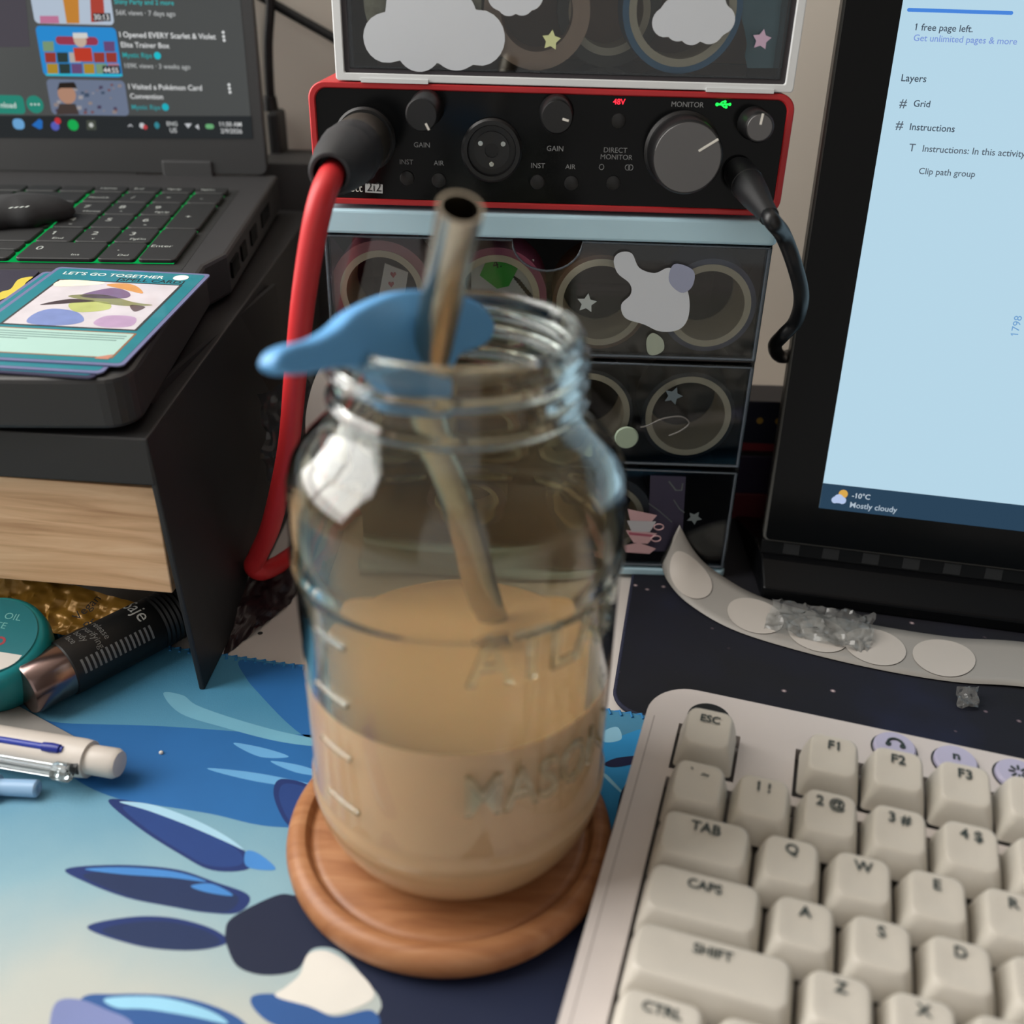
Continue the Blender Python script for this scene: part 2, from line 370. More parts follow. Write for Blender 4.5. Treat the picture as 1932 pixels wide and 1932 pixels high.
printed('cream_petal', '#d8d6cf', [[(566, 1838), (580, 1802), (612, 1794), (650, 1812), (690, 1848), (706, 1876), (690, 1894), (630, 1914), (580, 1898), (520, 1880), (540, 1862)]], .11)
printed('violet_lobe', '#7480b0', [[(94, 1932), (108, 1890), (150, 1886), (200, 1905), (250, 1932), (240, 1990), (100, 1990)]], .12)
printed('blue_lobe', '#26528f', [[(150, 1888), (220, 1876), (330, 1880), (420, 1905), (470, 1940), (470, 1990), (150, 1990)], [(476, 1880), (520, 1876), (580, 1895), (630, 1918), (700, 1906), (710, 1940), (600, 1950), (520, 1935), (480, 1905)]], .1)
printed('pale_streak', '#8ec6e2', [[(200, 1884), (300, 1882), (390, 1905), (430, 1932), (360, 1918), (280, 1905), (220, 1902)]], .14)
printed('navy_ground', '#10163f', [[(1140, 1442), (1165, 1430), (1220, 1426), (1200, 1440), (1160, 1448)]], .1)

pad_m = mat('galaxy_print', '#0c0e1c', .8, vary=0, bump=.1, bscale=1500); nt, b = nodes_of(pad_m)
tc = nt.nodes.new('ShaderNodeTexCoord'); nz = nt.nodes.new('ShaderNodeTexNoise'); nz.inputs['Scale'].default_value = 14; nz.inputs['Detail'].default_value = 6
r1 = ramp(nt, [(.35, '#08080d'), (.55, '#0b0d1c'), (.75, '#151c3a')])
vo = nt.nodes.new('ShaderNodeTexVoronoi'); vo.inputs['Scale'].default_value = 95
r2 = ramp(nt, [(0., '#d8c8c0'), (.075, '#6a5a60'), (.12, '#000000')])
mx = nt.nodes.new('ShaderNodeMix'); mx.data_type = 'RGBA'; mx.blend_type = 'ADD'; mx.inputs[0].default_value = 1.
nz2 = nt.nodes.new('ShaderNodeTexNoise'); nz2.inputs['Scale'].default_value = 30; r3 = ramp(nt, [(.40, '#000000'), (.46, '#ffffff')])
mm = nt.nodes.new('ShaderNodeMix'); mm.data_type = 'RGBA'; mm.blend_type = 'MULTIPLY'; mm.inputs[0].default_value = 1
for a in (nz, vo, nz2): nt.links.new(tc.outputs['Object'], a.inputs['Vector'])
nt.links.new(nz.outputs['Fac'], r1.inputs[0]); nt.links.new(vo.outputs['Distance'], r2.inputs[0]); nt.links.new(nz2.outputs['Fac'], r3.inputs[0])
nt.links.new(r2.outputs[0], mm.inputs[6]); nt.links.new(r3.outputs[0], mm.inputs[7]); nt.links.new(r1.outputs[0], mx.inputs[6]); nt.links.new(mm.outputs[2], mx.inputs[7]); nt.links.new(mx.outputs[2], b.inputs['Base Color'])
PO = onz(1155, 1345)
PAD = Frame((PO.x, PO.y + .5, 0), (cos(MR), sin(MR), 0), (-sin(MR), cos(MR), 0))
pad = thing('mouse_pad', 'black galaxy print mouse pad under the monitor and keyboard', 'mouse pad', PAD.w(0, 0, -2))
pl = rrect(0, 1.2, 420, 230, 12, 8)
MB().prism(pl, -2, 0, PAD).build('cloth', pad_m, pad)
MB().tube([PAD.w(a, b_, -.7) for a, b_ in pl + pl[:1]], .9, 8).build('stitched_edge', mat('navy_thread', '#22253a', .8, bump=.6, bscale=900), pad, smooth=60)

# ---------------------------------------------------------------- coaster, jar, drink, straw, straw topper
CC = V((-24.6, -160.6, 0)); JC = V((-22.1, -156.3, 0)); JZ = 8.2
beech = wood('beech', '#875636', '#a06c46', '#b07f58', rot=radians(25), scale=(26, 150, 60), wave=1.6, dist=4, rough=.42, bump=.25)
cp = [(0, 0), (46, 0), (48.6, 1.2), (50, 3.6), (50.2, 5.8), (49.6, 8.4), (48, 10), (46, 10.5), (44.3, 10.1), (43.4, 9), (42.8, 7.6), (42.2, 7.4), (41.6, 7.9), (40, 8.2), (0, 8.2)]
tag(MB().lathe(cp, 96, CC).build('coaster', beech, smooth=35, loc=CC), 'round turned beech wood coaster with a grooved rim under the jar', 'coaster')

glass = mat('jar_glass', '#f4faf6', 0., vary=0, trans=1., ior=1.47)
jar = thing('mason_jar', 'open glass mason jar of milky coffee standing on the coaster', 'jar', JC + V((0, 0, JZ)))
NZ0, NZ1 = 146., 166.
def outer(z):     # outer radius of the jar by height above the mat
    K = [(JZ, 31), (9.2, 33.5), (11, 35.6), (15, 38.6), (20, 41.2), (26, 43.0), (31, 43.7), (33.5, 43.7), (34.6, 43.0), (36, 42.9), (60, 43.0), (104, 43.2), (106, 43.3), (107.2, 44.0), (109.5, 44.0), (111, 43.5),
         (122, 43.5), (128, 43.2), (132.5, 42.0), (136.5, 39.4), (140, 36.0), (143, 33.2), (146, 31.4), (149, 30.6), (163.5, 30.4), (165.5, 30.2), (167, 29.2)]
    for (a, r), (c, q) in zip(K, K[1:]):
        if a <= z <= c: t = (z - a) / (c - a); return r + (q - r) * t
    return K[-1][1]
zs = [JZ, 8.6, 9.2, 11, 13, 15, 17.5, 20, 23, 26, 29, 31, 33.5, 34.2, 34.8, 36, 45, 60, 80, 95, 104, 106, 107.2, 108.3, 109.5, 111, 116, 122, 125, 128, 130.5, 132.5, 134.5, 136.5, 138.3, 140, 141.5, 143, 144.5] + [146 + .5 * i for i in range(36)] + [164.5, 165.5, 166.4, 167]
prof = [(0, JZ + 2.2), (24, JZ + 2.0), (28, JZ + .6)] + [(outer(z), z) for z in zs]
n_out = len(prof)
WALL = 2.4
prof += [(28.6, 167.4), (27.8, 167.1), (27.4, 166)]
inz = [160, 152, 147, 144, 141, 138, 135, 132, 129, 124, 110, 90, 70, 50, 36, 30, 25, 20, 17, 15, 14]
prof += [((outer(z) - WALL - (0 if z > 30 else (30 - z) * .16)) if z < 150 else 27.5, z) for z in inz] + [(20, 13.2), (0, 13)]
def thread(r, z, a):
    if not (146.5 < z < 165) or r < 29: return r
    t = (a / (2 * pi) + .12) % 1.
    bead = 0.
    for zc in (150.2,): bead = max(bead, 1.6 * math.exp(-((z - zc) / 1.1) ** 2))
    for k in (0, 1):
        zc = 155.0 + 4.6 * (t + k) ; bead = max(bead, 1.5 * math.exp(-((z - zc) / 1.05) ** 2) * (1 if zc < 162.6 else 0))
    return r + bead
gm = MB().lathe(prof, 128, JC, fn=thread)
gm.build('glass_body', glass, jar, smooth=60)
def wrap(th0, z0, R0):
    return lambda x, y, z: V((JC.x + (R0 + z) * cos(th0 + x / R0), JC.y + (R0 + z) * sin(th0 + x / R0), z0 + y))
def emboss(t, deg, z0, size, width):
    mb = MB(); mb.text(t, None, 0, 0, size=size, width=width, h=-.3, ext=1.0, align='C', bold=.01, wrap=wrap(radians(-90 + deg), z0, outer(z0 + 5)))
    return mb.build('embossed_lettering', glass, jar)
emboss('ATLAS', 37, 94, 20, 46); emboss('MASON', 38, 52, 19, 48)
for z0, dg, wd in ((98, -42, 11), (80, -44, 13), (62, -44, 12), (44, -42, 12)):
    mb = MB(); f = wrap(radians(-90 + dg), z0, outer(z0)); pts = [f(x, 0, .15) for x in (-wd / 2, -wd / 4, 0, wd / 4, wd / 2)]
    mb.tube(pts, .8, 8); mb.build('embossed_tick', glass, jar, smooth=60)
# drink
LZ = 70.7
lp = [(0, 13.05), (20, 13.25)] + [(outer(z) - WALL + .25 - (0 if z > 30 else (30 - z) * .16), z) for z in reversed(inz) if z < LZ] + [(outer(LZ) - WALL + .25, LZ + .25), (outer(LZ) - WALL - 1.2, LZ), (20, LZ), (0, LZ)]
drink_m = mat('milk_coffee', '#f2caa0', .3, vary=.05, vscale=60, sss=.25)
tag(MB().lathe(lp, 96, JC).build('drink', drink_m, smooth=50, loc=JC + V((0, 0, 13))), 'milky beige coffee filling the lower half of the glass jar', 'drink')
rl = [(outer(z) - WALL - .12, z) for z in (71, 80, 90, 100, 110, 118, 124, 128, 131, 134, 137)]
MB().lathe(rl + [(r - .12, z) for r, z in reversed(rl)], 96, JC, closed=True).build('residue_film', clear('milk_film', '#f2ece2', .3, haze=.04, hcol='#cbb79b', ior=1.05), bpy.data.objects['drink'], smooth=60)
# straw
s_in = onz(934, 1195, LZ); s_low = s_in + V((5, 6, -45)); bend = ony(797, 742, -152); s_top = onz(869, 392, 199)
d1 = (bend - s_in).normalized()
path = [s_low, s_in, s_in.lerp(bend, .5), s_in.lerp(bend, .86), bend.lerp(s_top, .06) + V((-.6, 0, 0)), bend.lerp(s_top, .25), bend.lerp(s_top, .6), s_top]
tag(MB().tube(path, 4.75, 28, inner=4.1, steps=8).build('drinking_straw', M['steel'], smooth=50), 'wide bent stainless steel straw standing in the glass jar', 'straw')
# blue silicone straw topper resting across the mouth
tA, tC, tD = onz(545, 700, 169.5), ony(936, 612, -138), ony(790, 546, -158)
bn = (tC - tA).cross(tD - tA).normalized(); bn = bn if bn.dot(C_POS - tA) > 0 else -bn
bx = (tC - tA).normalized(); BF = Frame(tA, bx, bn.cross(bx))
tp = [(522, 690), (530, 665), (556, 650), (600, 640), (640, 618), (670, 590), (705, 570), (750, 552), (790, 546), (830, 552), (870, 556), (905, 570), (925, 588), (936, 612), (930, 640), (905, 658), (875, 668), (862, 690), (858, 730), (850, 768), (800, 776), (752, 768), (738, 730), (715, 700), (680, 692), (640, 694), (590, 704), (545, 706)]
o = MB().prism(smooth_loop([BF.px(x, y) for x, y in tp], 4), -6, 0, BF).build('straw_topper', mat('blue_silicone', '#5d9fd6', .45, vary=.03, sss=.1), smooth=50, bevel=(2.2, 3))
tag(o, 'sky blue silicone cloud shaped straw topper resting in the jar mouth', 'straw topper')

# ---------------------------------------------------------------- keyboard
KR, KT = radians(-16.05), radians(2.75)
KU = V((cos(KR), sin(KR), 0)); KV = V((-sin(KR) * cos(KT), cos(KR) * cos(KT), sin(KT))); KN = KU.cross(KV)
KF = Frame(V((19, -232.9, 24.5)) - KN * 24.5, KU, KV)
kb = thing('keyboard', 'off white mechanical keyboard with dark lettering on sculpted keys', 'keyboard', KF.mat())
PT = 16.2; XR = 330
def corner(cx, cy, r, a0, a1, n=10): return [(cx + r * cos(radians(a0 + (a1 - a0) * i / n)), cy + r * sin(radians(a0 + (a1 - a0) * i / n))) for i in range(n + 1)]
case = MB()
case.prism([(-12, -16), (XR, -16), (XR, 129)] + corner(3, 114, 15, 90, 180), 1.5, 9)                  # bottom tray
us = [-12, -.6, 3, 19.7, 37.4, 114.9, XR]; vs2 = [-16, -10, 86.3, 90, 111, 114, 129]
def solid(i, k):
    if not (0 <= i < 6 and 0 <= k < 6): return False
    u, v = (us[i] + us[i + 1]) / 2, (vs2[k] + vs2[k + 1]) / 2
    return not ((-.6 < u and -10 < v < 86.3) or (-.6 < u < 19.7 and 90 < v < 111) or (37.4 < u < 114.9 and 90 < v < 111)) and not (u < 3 and v > 114)
for i in range(6):
    for k in range(6):
        if not solid(i, k): continue
        a0, a1, c0, c1 = us[i], us[i + 1], vs2[k], vs2[k + 1]; case.add([(a0, c0, PT), (a1, c0, PT), (a1, c1, PT), (a0, c1, PT)], [(0, 1, 2, 3)])
        for di, dk, p, q in ((-1, 0, (a0, c1), (a0, c0)), (1, 0, (a1, c0), (a1, c1)), (0, -1, (a0, c0), (a1, c0)), (0, 1, (a1, c1), (a0, c1))):
            if not solid(i + di, k + dk) and not (us[max(0, min(5, i + di))] < 3 and vs2[max(0, min(5, k + dk))] >= 114 and (i + di) in (0, 1) and (k + dk) == 5): case.add([(*p, 9), (*q, 9), (*q, PT), (*p, PT)], [(0, 1, 2, 3)])
arc_ = corner(3, 114, 15, 90, 180); case.add([(3, 114, PT)] + [(x, y, PT) for x, y in arc_], [tuple(range(len(arc_) + 1))])
case.add([(x, y, z) for z in (9, PT) for x, y in arc_], [(n_ + 1, n_, len(arc_) + n_, len(arc_) + n_ + 1) for n_ in range(len(arc_) - 1)])
co = case.build('case', M['kcase'], kb, world=False)
import bmesh
bq = bmesh.new(); bq.from_mesh(co.data); bmesh.ops.remove_doubles(bq, verts=bq.verts, dist=1e-6); bmesh.ops.recalc_face_normals(bq, faces=bq.faces); bq.to_mesh(co.data); bq.free()
md = co.modifiers.new('bevel', 'BEVEL'); md.width = .0007; md.segments = 2; md.limit_method = 'ANGLE'; md.angle_limit = radians(40)
MB().box(-.6, -10, 9, XR - 5, 111, 11.5).build('switch_plate', mat('switch_plate', '#6c6866', .6), kb, world=False)
gr = MB(); gr.box(-9.3, -16, PT - .02, -8.9, 112, PT + .03); gr.build('bezel_line', mat('case_seam', '#a49c99', .5), kb, world=False)
for i in range(2): MB().box(5 + 280 * i, -8, .1, 35 + 280 * i, 0, 1.6).build('rubber_foot', M['black'], kb, world=False)
for i in range(2): MB().box(5 + 280 * i, 108, -4.9, 35 + 280 * i, 116, 1.6).build('rubber_foot', M['black'], kb, world=False)
MB().prism(disc(8.6, 116.4, 7.2, 28), PT - 4, PT + .06).build('dark_port', M['black'], kb, world=False)
_kc = {}
def keycap_mesh(units, tilt):
    key = (units, tilt)
    if key in _kc: return _kc[key]
    wd = units * 19.05 - .85; dp = 18.2; tw, td = wd - 4.6, 14.0; H = 9.8; yo = .9; R = []
    for z, a, b_, r, f in ((-H, wd, dp, 1.3, 0), (-H * .55, wd - 1.5, dp - 1.4, 1.8, .35), (-1.3, tw + 1.1, td + 1.1, 2.9, .85), (-.5, tw + .45, td + .45, 3.0, 1), (-.1, tw - .3, td - .3, 2.8, 1), (-.02, tw - 1.2, td - 1.2, 2.4, 1), (-.3, tw * .6, td * .6, 1.6, 1)):
        R.append([(x, y + yo * f, z + f * (math.tan(radians(tilt)) * y)) for x, y in rrect(-a / 2, -b_ / 2, a / 2, b_ / 2, r, 4)])
    n = len(R[0]); mb = MB(); vs = [p for r in R for p in r] + [(0, yo, -.45)]
    fs = [tuple(range(n - 1, -1, -1))] + [(i * n + j, i * n + (j + 1) % n, (i + 1) * n + (j + 1) % n, (i + 1) * n + j) for i in range(len(R) - 1) for j in range(n)]
    L = (len(R) - 1) * n; fs += [(L + j, L + (j + 1) % n, len(vs) - 1) for j in range(n)]
    me = bpy.data.meshes.new('keycap'); me.from_pydata([tuple(V(p) * S) for p in vs], [], fs); me.update(); me.materials.append(M['key'])
    me.polygons.foreach_set('use_smooth', [True] * len(me.polygons)); me.set_sharp_from_angle(angle=radians(55)); _kc[key] = me
    return me
ROWS = [(5.25, 2.0, 9, [(.5, 1, 'ESC'), (2.5, 1, 'F1'), (3.5, 1, 'F2'), (4.5, 1, 'F3'), (5.5, 1, '')]),
        (4, 1.8, 8, [(.5, 1, '`  ~'), (1.5, 1, '1 !'), (2.5, 1, '2 @'), (3.5, 1, '3 #'), (4.5, 1, '4 $'), (5.5, 1, ''), (6.5, 1, '')]),
        (3, .4, 4, [(.75, 1.5, 'TAB'), (2, 1, 'Q'), (3, 1, 'W'), (4, 1, 'E'), (5, 1, 'R'), (6, 1, '')]),
        (2, 0, 1, [(.875, 1.75, 'CAPS'), (2.25, 1, 'A'), (3.25, 1, 'S'), (4.25, 1, 'D'), (5.25, 1, ''), (6.25, 1, '')]),
        (1, .2, -3, [(1.125, 2.25, 'SHIFT'), (2.75, 1, 'Z'), (3.75, 1, 'X'), (4.75, 1, ''), (5.75, 1, '')]),
        (0, .4, -5, [(.625, 1.25, 'CTRL'), (1.875, 1.25, ''), (3.125, 1.25, ''), (6.5, 5.5, '')])]
for row, rz, tilt, ks in ROWS:
    for u, un, leg in ks:
        k = link_mesh('keycap', keycap_mesh(un, tilt), kb, (u * 19.05, row * 19.05, 24.5 + rz))
        if leg:
            sz = 4.6 if len(leg) <= 3 else 4.0
            if leg == 'ESC': sz = 3.9
            fr = Frame((0, .9, .12), (1, 0, 0), (0, 1, math.tan(radians(tilt)))); mb = MB()
            mb.text(leg, fr, 0, 2.0, size=sz, align='C', h=0, bold=.022)
            mb.build('legend', M['legend'], k, world=False)
lil = mat('lilac_button', '#b7b4cf', .4, vary=.02); ringm = M['dark']
for (px, py), ic in zip(((1688, 1410), (1803, 1436), (1920, 1462)), 'anx'):
    a, b_ = KF.px(px, py, PT + 1)
    bt = MB(); bt.lathe([(0, 0), (6.6, 0), (6.6, 1.6), (6.0, 2.3), (0, 2.5)], 32, (a, b_, PT - .4)); bt = bt.build('round_button', lil, kb, world=False, smooth=40)
    MB().lathe([(6.7, 0), (7.3, 0), (7.3, .1), (6.7, .1)], 32, (a, b_, PT), closed=True).build('button_gap', ringm, kb, world=False)
    fr = Frame((a, b_, PT + 2.2), (1, 0, 0), (0, 1, 0)); mb = MB()
    if ic == 'a':
        mb.tube([fr.w(2.4 * cos(t), .3 + 2.4 * sin(t), 0) for t in [pi * i / 10 for i in range(11)]], .45, 6); mb.prism(disc(-2.2, -.2, .9), -.1, .2, fr); mb.prism(disc(2.2, -.2, .9), -.1, .2, fr)
    elif ic == 'n': mb.text('n', fr, 0, -.4, size=5, align='C', h=.1, bold=.03)
    else:
        for t in range(8): q = t * pi / 4; mb.tube([fr.w(cos(q) * 1.2, sin(q) * 1.2, 0), fr.w(cos(q) * 2.9, sin(q) * 2.9, 0)], .35, 6)
    mb.build('icon', M['legend'], bt, world=False)
# ---------------------------------------------------------------- drawer tower (lower unit)
def roll(x, z, R, rc, label, tape, y0=4.5, wd=26, core=None, ri=None, group='tape rolls in the clear drawers', tilt=0):
    t = thing('tape_roll', label, 'tape roll', (x, y0 + wd / 2, z - R), group)
    core = core or M['cream']; ri = ri or rc - 2.6
    MB().lathe([(rc, 0), (R, .2), (R, wd - .2), (rc, wd)], 56, (x, y0, z), (0, 1, 0), closed=True).build('tape', tape, t, smooth=40)
    MB().lathe([(ri, -.3), (rc, -.3), (rc, wd + .3), (ri, wd + .3)], 56, (x, y0, z), (0, 1, 0), closed=True).build('core', core, t, smooth=40)
    return t
def decal(fr, name, m, part, pts, h=.25): return MB().poly(ccw(pts), h, fr).build(name, m, part)
SW, SE = -86., 87.6
tw = thing('drawer_tower', 'low tower of three clear drawers with a pale blue lid', 'drawers', (0, 55, 0))
MB().prism(rrect(SW - .8, -1.5, SE + .8, 108, 3), 150.4, 159.6).build('lid', M['paleblue'], tw, bevel=(1.2, 3))
MB().prism(rrect(SW, -1, SE, 106, 3), 0, 3.6).build('base', M['paleblue'], tw, bevel=(.8, 2))
for x in (SW + 6, SW + 40): MB().prism(disc(x, 12, 4), -2, 0).build('foot', M['black'], tw)
for x in (SW, SE - 1.6): MB().box(x, 3, 3.6, x + 1.6, 106, 150.4).build('side_wall', M['smoke'], tw)
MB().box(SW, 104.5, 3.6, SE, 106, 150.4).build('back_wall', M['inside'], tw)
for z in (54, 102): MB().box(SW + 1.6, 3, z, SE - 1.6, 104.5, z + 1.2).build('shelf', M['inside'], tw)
stick = mat('sticker_white', '#c9ced4', .5, vary=.02); starm = mat('sticker_grey', '#a8b0ae', .5, vary=.02)
DR = []
for z0, z1 in ((4.6, 53.2), (55.6, 101.2), (103.6, 149.6)):
    d = MB(); x0, x1 = SW + .6, SE - .6
    nc = (x0 + x1) / 2; arc = [(nc + 13.5 * cos(a), z1 + .01 - 11.5 * sin(a)) for a in [pi * i / 14 for i in range(15)]]
    pts = [(x0, z0), (x1, z0), (x1, z1)] + arc + [(x0, z1)]
    dr = MB().prism(ccw(pts), -1.8, 0, FRONT).build('drawer', M['clear'], tw)      # front panel of the drawer
    e = MB()
    for x in (x0 + .1, x1 - 2.0): e.box(x, 2, z0, x + 1.9, 102, z1)
    e.box(x0 + 2, 2, z0, x1 - 2, 102, z0 + 1.4); e.build('drawer_side', M['smoke'], dr)
    rim = MB()
    rim.tube([(x1 - 1, -.3, z0 + .5), (x1 - 1, -.3, z1 - .5)], .7, 8); rim.tube([(x0 + 1, -.3, z0 + .5), (x0 + 1, -.3, z1 - .5)], .7, 8)
    rim.tube([(x0 + 1, -.2, z0 + .7), (x1 - 1, -.2, z0 + .7)], .6, 8); rim.tube([(a, -.2, b_) for a, b_ in [(x1 - 1, z1 - .4)] + arc + [(x0 + 1, z1 - .4)]], .45, 8)
    rim.build('drawer_rim', clear('clear_rim', '#cfd8de', .05, haze=.22, hcol='#8f9aa6'), dr, smooth=60); DR.append(dr)
d3, d2, d1_ = DR
def fp(x, y): return FRONT.px(x, y, .2)
def px_star(name, m, part, px, py, rp, rot=0):
    a, b_ = fp(px, py); return decal(FRONT, name, m, part, star(a, b_, rp / 5.15, rot))
# plain sticker blob with a top hat patch (no figure), stars, charm
bl = [(1158, 490), (1170, 476), (1192, 478), (1206, 505), (1235, 515), (1262, 505), (1285, 520), (1300, 560), (1298, 600), (1280, 622), (1245, 625), (1215, 612), (1180, 600), (1172, 575), (1190, 555), (1188, 535), (1165, 515)]
MB().poly(smooth_loop([fp(x, y) for x, y in bl], 5), .3, FRONT).build('sticker', stick, d1_)
MB().poly(smooth_loop([fp(x, y) for x, y in ((1262, 530), (1272, 498), (1308, 510), (1306, 540), (1285, 552))], 5), .4, FRONT).build('sticker', mat('sticker_lilac', '#9aa0b8', .5), d1_)
MB().poly(smooth_loop([fp(x, y) for x, y in ((1220, 640), (1232, 628), (1250, 640), (1252, 660), (1235, 670), (1222, 665))], 5), .3, FRONT).build('sticker', mat('sticker_sage', '#9da696', .5), d1_)
px_star('sticker', starm, d1_, 1107, 572, 21, .1)
px_star('sticker', mat('sticker_bluegrey', '#5f6c72', .5), d2, 1270, 747, 21, .3)
px_star('sticker', mat('sticker_dim', '#6b7476', .5), d3, 1310, 977, 18, .5)
cupc = [mat('cup_pink', '#c9a3a6', .5), mat('cup_white', '#b9b9bd', .5), mat('cup_rose', '#a85a6c', .5)]
def cups(m, polys, h):
    mb = MB()
    for q in polys: mb.poly(fpx(q, FRONT, h), h, FRONT)
    mb.build('sticker', m, d3)
cups(cupc[0], [[(1183, 960), (1240, 972), (1228, 986), (1190, 985)], [(1180, 1000), (1240, 1006), (1222, 1026), (1195, 1024)], [(1172, 1030), (1205, 1024), (1238, 1035), (1225, 1045), (1180, 1042)]], .3)
cups(cupc[1], [[(1182, 982), (1238, 984), (1226, 1004), (1192, 1003)]], .33)
cups(cupc[2], [[(1186, 1004), (1232, 1009), (1231, 1013), (1187, 1009)]], .36)
hd = MB()
for (cx, cy) in ((1243, 994), (1238, 1016)):
    q = [FRONT.w(*[c + d for c, d in zip(fp(cx, cy), (2.1 * cos(t), 1.5 * sin(t)))], .3) for t in [2 * pi * i / 16 for i in range(17)]]; hd.tube(q, .3, 6)
hd.build('sticker', cupc[0], d3)
# contents
brown = mat('tape_brown', '#6d4a31', .5); pinkt = mat('tape_pink', '#b9787c', .45, vary=.15); magt = mat('tape_magenta', '#a8526f', .4, vary=.1)
bluet = mat('tape_slate', '#4b506b', .45); blackt = mat('tape_black', '#1b1a1e', .4); spk = mat('tape_speckled', '#b7ad92', .6, vary=.35, vscale=500)
blue2 = mat('tape_blue', '#3f7ba3', .45); peach = mat('tape_peach', '#c9a58b', .5)
roll(-64.3, 126.2, 20.6, 16.8, 'pink washi tape roll at the left end of the drawer below the interface', pinkt)
roll(-18.5, 125.4, 20.0, 17.2, 'magenta tape roll with a green price tag inside its core', magt)
roll(23.0, 124.6, 19.2, 17.6, 'brown tape roll seen behind a grey star sticker', brown)
roll(66.2, 124.6, 18.9, 16.8, 'slate blue tape roll at the right end below the interface', bluet)
roll(20.4, 76.6, 19.6, 18.2, 'black edged tape roll behind the jar shoulder in the middle drawer', blackt, core=M['cream'])
roll(63.3, 76.7, 19.7, 18.0, 'black edged cream cored tape roll at the right of the middle drawer', blackt)
roll(-23, 76.4, 19.4, 16.6, 'tan tape roll in the middle drawer seen through the jar', peach)
roll(-64, 76.4, 19.4, 16.6, 'dark green tape roll at the left end of the middle drawer', mat('tape_green', '#3c4a40', .5))
roll(32.5, 26.5, 20.4, 16.5, 'grey tape roll half hidden in the bottom drawer', mat('tape_grey', '#5a5a60', .5))
roll(-30, 26, 20, 16, 'dull violet tape roll in the bottom drawer seen through the jar', mat('tape_violet', '#5b5064', .5))
# label, price tag, little cards, ribbon, charm
tagp = thing('price_label', 'white barcode label with a bright green price tag inside a tape roll', 'label', ony(930, 560, 7))
MB().box(-29, 9, 120, -4, 9.4, 140).build('label_card', M['paper'], tagp)
gtag = MB().prism(fpx([(905, 520), (922, 483), (950, 487), (978, 505), (960, 540), (938, 545)], FRONT, -8), -8.6, -8.2, FRONT).build('green_tag', mat('green_tag', '#3fae3a', .5), tagp)
mb = MB(); mb.text("4.", Frame(FRONT.w(*FRONT.px(932, 508, -8), -8.1), (.9, 0, .3), (-.3, 0, .9)), 0, 0, size=5, h=0, bold=.0); mb.build('handwriting', M['black'], gtag)
bc = MB()
for i in range(9):
    q = FRONT.px(962 + i * 4, 518 + i * 5, -8); bc.add([FRONT.w(q[0] + a, q[1] + b_, -8.3) for a, b_ in ((0, 0), (4.2, -2.6), (4.4 , -2.2 ), (.2, .4 + .2 * (i % 3)))], [(0, 1, 2, 3)])
bc.build('barcode', M['black'], tagp)
pc = thing('playing_card_charm', 'tiny white card charm with red hearts inside the pink tape roll', 'charm', ony(740, 560, 14))
MB().prism(fpx([(726, 497), (770, 514), (765, 545), (758, 600), (710, 585)], FRONT, -10), -10.6, -10, FRONT).build('card', M['paper'], pc)
hh = MB()
for (px, py) in ((742, 518), (738, 536)):
    a, b_ = FRONT.px(px, py, -9.9); hh.poly(ccw([(a, b_ - 1.4), (a + 1.2, b_ + .1), (a + 1.0, b_ + .9), (a + .4, b_ + 1.0), (a, b_ + .5), (a - .4, b_ + 1.0), (a - 1.0, b_ + .9), (a - 1.2, b_ + .1)]), -9.85, FRONT)
hh.build('hearts', mat('heart_red', '#b0454e', .5), pc)
rb = MB().prism(fpx([(1227, 897), (1294, 900), (1288, 1002), (1300, 1040), (1222, 1040)], FRONT, -4), -4.6, -4, FRONT)
rb = tag(rb.build('ribbon_card', mat('mauve_card', '#8d7a93', .5, vary=.1)), 'mauve printed card standing in the bottom drawer beside the teacup sticker', 'card')
mb = MB(); mb.tube([FRONT.w(*FRONT.px(x, y, -3.8), -3.8) for x, y in ((1262, 908), (1275, 925), (1286, 925), (1288, 912))], .35, 6); mb.tube([FRONT.w(*FRONT.px(x, y, -3.8), -3.8) for x, y in ((1224, 950), (1245, 965), (1268, 985))], .25, 6); mb.tube([FRONT.w(*FRONT.px(x, y, -3.8), -3.8) for x, y in ((1271, 943), (1282, 960), (1291, 967))], .25, 6)
WM[rb.name] = Matrix.Translation(V(rb.location) / S); mb.build('print', M['paper'], rb)
ch = thing('round_charm', 'pale green round charm on a thin chain hanging at the middle drawer', 'charm', ony(1182, 850, -1))
a, b_ = FRONT.px(1182, 826, 1.2)
MB().lathe([(0, 0), (4.8, 0), (5.1, .5), (4.6, 1.2), (0, 1.2)], 32, (a, -.4, b_), (0, -1, 0)).build('disc', mat('charm_green', '#9fb09a', .5), ch, smooth=40)
MB().tube([ony(x, y, -1.2) for x, y in ((1208, 806), (1222, 803), (1250, 790), (1285, 786), (1300, 798), (1285, 812), (1262, 822))], .35, 6, steps=6).build('chain', mat('chain', '#8d8a86', .4, metal=.6), ch, smooth=60)

